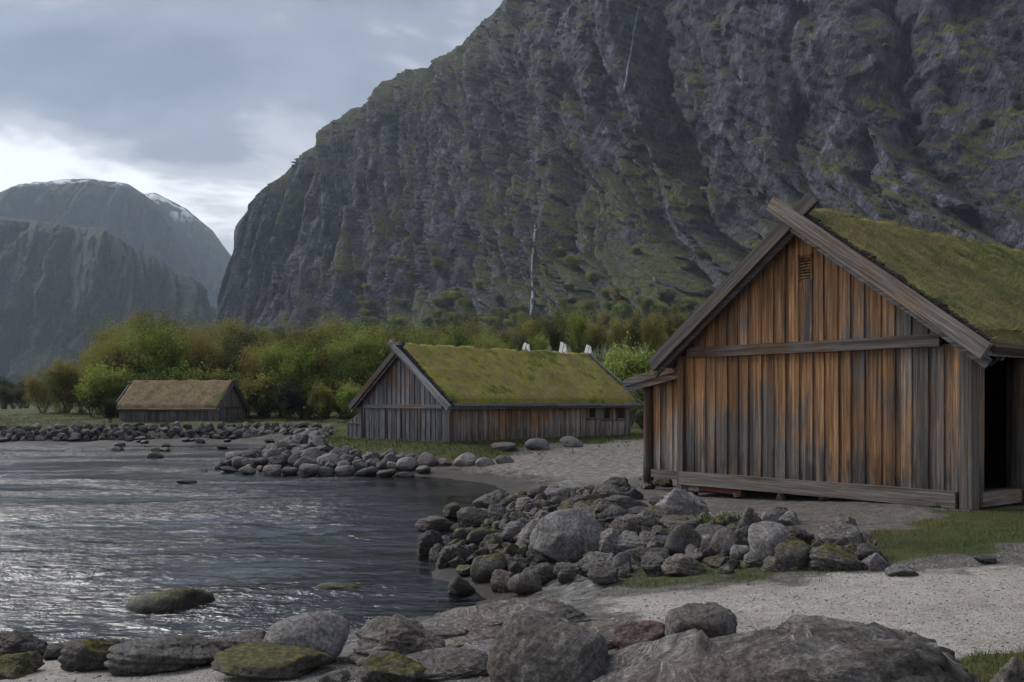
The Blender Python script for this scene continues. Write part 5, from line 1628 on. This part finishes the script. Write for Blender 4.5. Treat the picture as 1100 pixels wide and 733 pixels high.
# scrub climbing the foot of the cliff
cnt = tries = 0
while cnt < 110 and tries < 4000:
    tries += 1
    px, py = random.uniform(385, 770), 352-80*random.random()**2
    if fbm(np.array([px/60.]), np.array([py/40.]), np.array([3.0]), 2)[0] < .05 and py < 325: continue
    dv = Vector(((px-550)/F, 1, (431-py)/F)).normalized()
    loc, nrm, _, dist = bvh.ray_cast(Vector((0, 0, CAMZ)), dv)
    if loc is None or dist > 800: continue
    kk = random.choice([0, 1, 2, 5])
    h = random.uniform(4.5, 9)*(.7+.3*dist/450)
    root = empty('scrub_tree', (loc.x, loc.y, loc.z-.8), random.uniform(0, 6.28))
    root.scale = (h*1.3, h*1.3, h*random.uniform(.6, 1))
    link('trunk', with_mat(KINDS[kk][0], M['bark']), None, root)
    link('crown', with_mat(KINDS[kk][1], M['leaf_'+random.choice(['green', 'olive', 'green', 'olive', 'dark'])]), None, root)
    tag(root, 'small scrubby tree growing on the foot of the cliff above the wood', 'tree', 'scrub on the foot of the cliff')
    cnt += 1
def waterfall(name, line, width, label):
    pts = []
    for (a, b), (c, e) in zip(line[:-1], line[1:]):
        for i in range(8):
            q = on_cliff(a+(c-a)*i/8, b+(e-b)*i/8)
            if q: pts.append(q)
    vs_, fs = [], []
    for i, p in enumerate(pts):
        w = width*(.5+.9*i/len(pts))*random.uniform(.75, 1.25)
        out = Vector((-.35, -.93, .1))
        s = Vector((.93, -.35, 0))
        j = random.uniform(-.25, .25)*width
        for a, b in ((-1, .4), (-.4, 1.6), (.4, 1.6), (1, .4)):
            vs_.append(p+s*(a*w*.5+j)+out*b)
        if i:
            for k in range(3):
                q = (i-1)*4+k
                fs.append((q, q+1, q+5, q+4))
            q = (i-1)*4
            fs.append((q+3, q, q+4, q+7))
    o = link(name, new_mesh(name, vs_, fs, True), M['fall'])
    tag(o, label, 'waterfall', 'waterfalls down the cliff')
kf = NT('falling_water'); kf.color(kf.ramp(kf.noise(kf.mapping(kf.pos(), (1.5, 1.5, .12)), 1.0, 4, .7), [(.35, (.20, .21, .23)), (.7, (.55, .57, .62))])); M['fall'] = kf.m
_tr = kf.n('ShaderNodeBsdfTransparent'); _mx = kf.n('ShaderNodeMixShader')
kf.l(kf.step(kf.noise(kf.mapping(kf.pos(), (2.2, 2.2, .10)), 1.0, 4, .7), .38, .58, .2, .95), _mx.inputs[0])
kf.l(_tr.outputs[0], _mx.inputs[1]); kf.l(kf.b.outputs[0], _mx.inputs[2]); kf.l(_mx.outputs[0], kf.out.inputs['Surface'])
waterfall('waterfall', [(576, 238), (574, 262), (572, 290), (573, 315), (570, 346)], 1.7, 'thin white waterfall dropping into the trees below the cliff')
waterfall('waterfall', [(688, 2), (682, 30), (678, 55), (674, 78), (669, 104)], 1.1, 'faint high waterfall in a cleft near the top edge')

# ------------------------------------------------------------------ damp air over the fjord
hz_me = box_mesh('haze', -4200, 5200, -420, 4600, -12, 1500)
kz = bpy.data.materials.new('damp_air'); kz.use_nodes = True
nt = kz.node_tree; nt.nodes.clear()
out = nt.nodes.new('ShaderNodeOutputMaterial'); pv = nt.nodes.new('ShaderNodeVolumePrincipled')
pv.inputs['Color'].default_value = (.68, .83, 1.0, 1)
pv.inputs['Density'].default_value = HAZE
pv.inputs['Anisotropy'].default_value = 0.2
nt.links.new(pv.outputs[0], out.inputs['Volume'])
haze = link('haze', hz_me, kz)
tag(haze, kind='stuff')
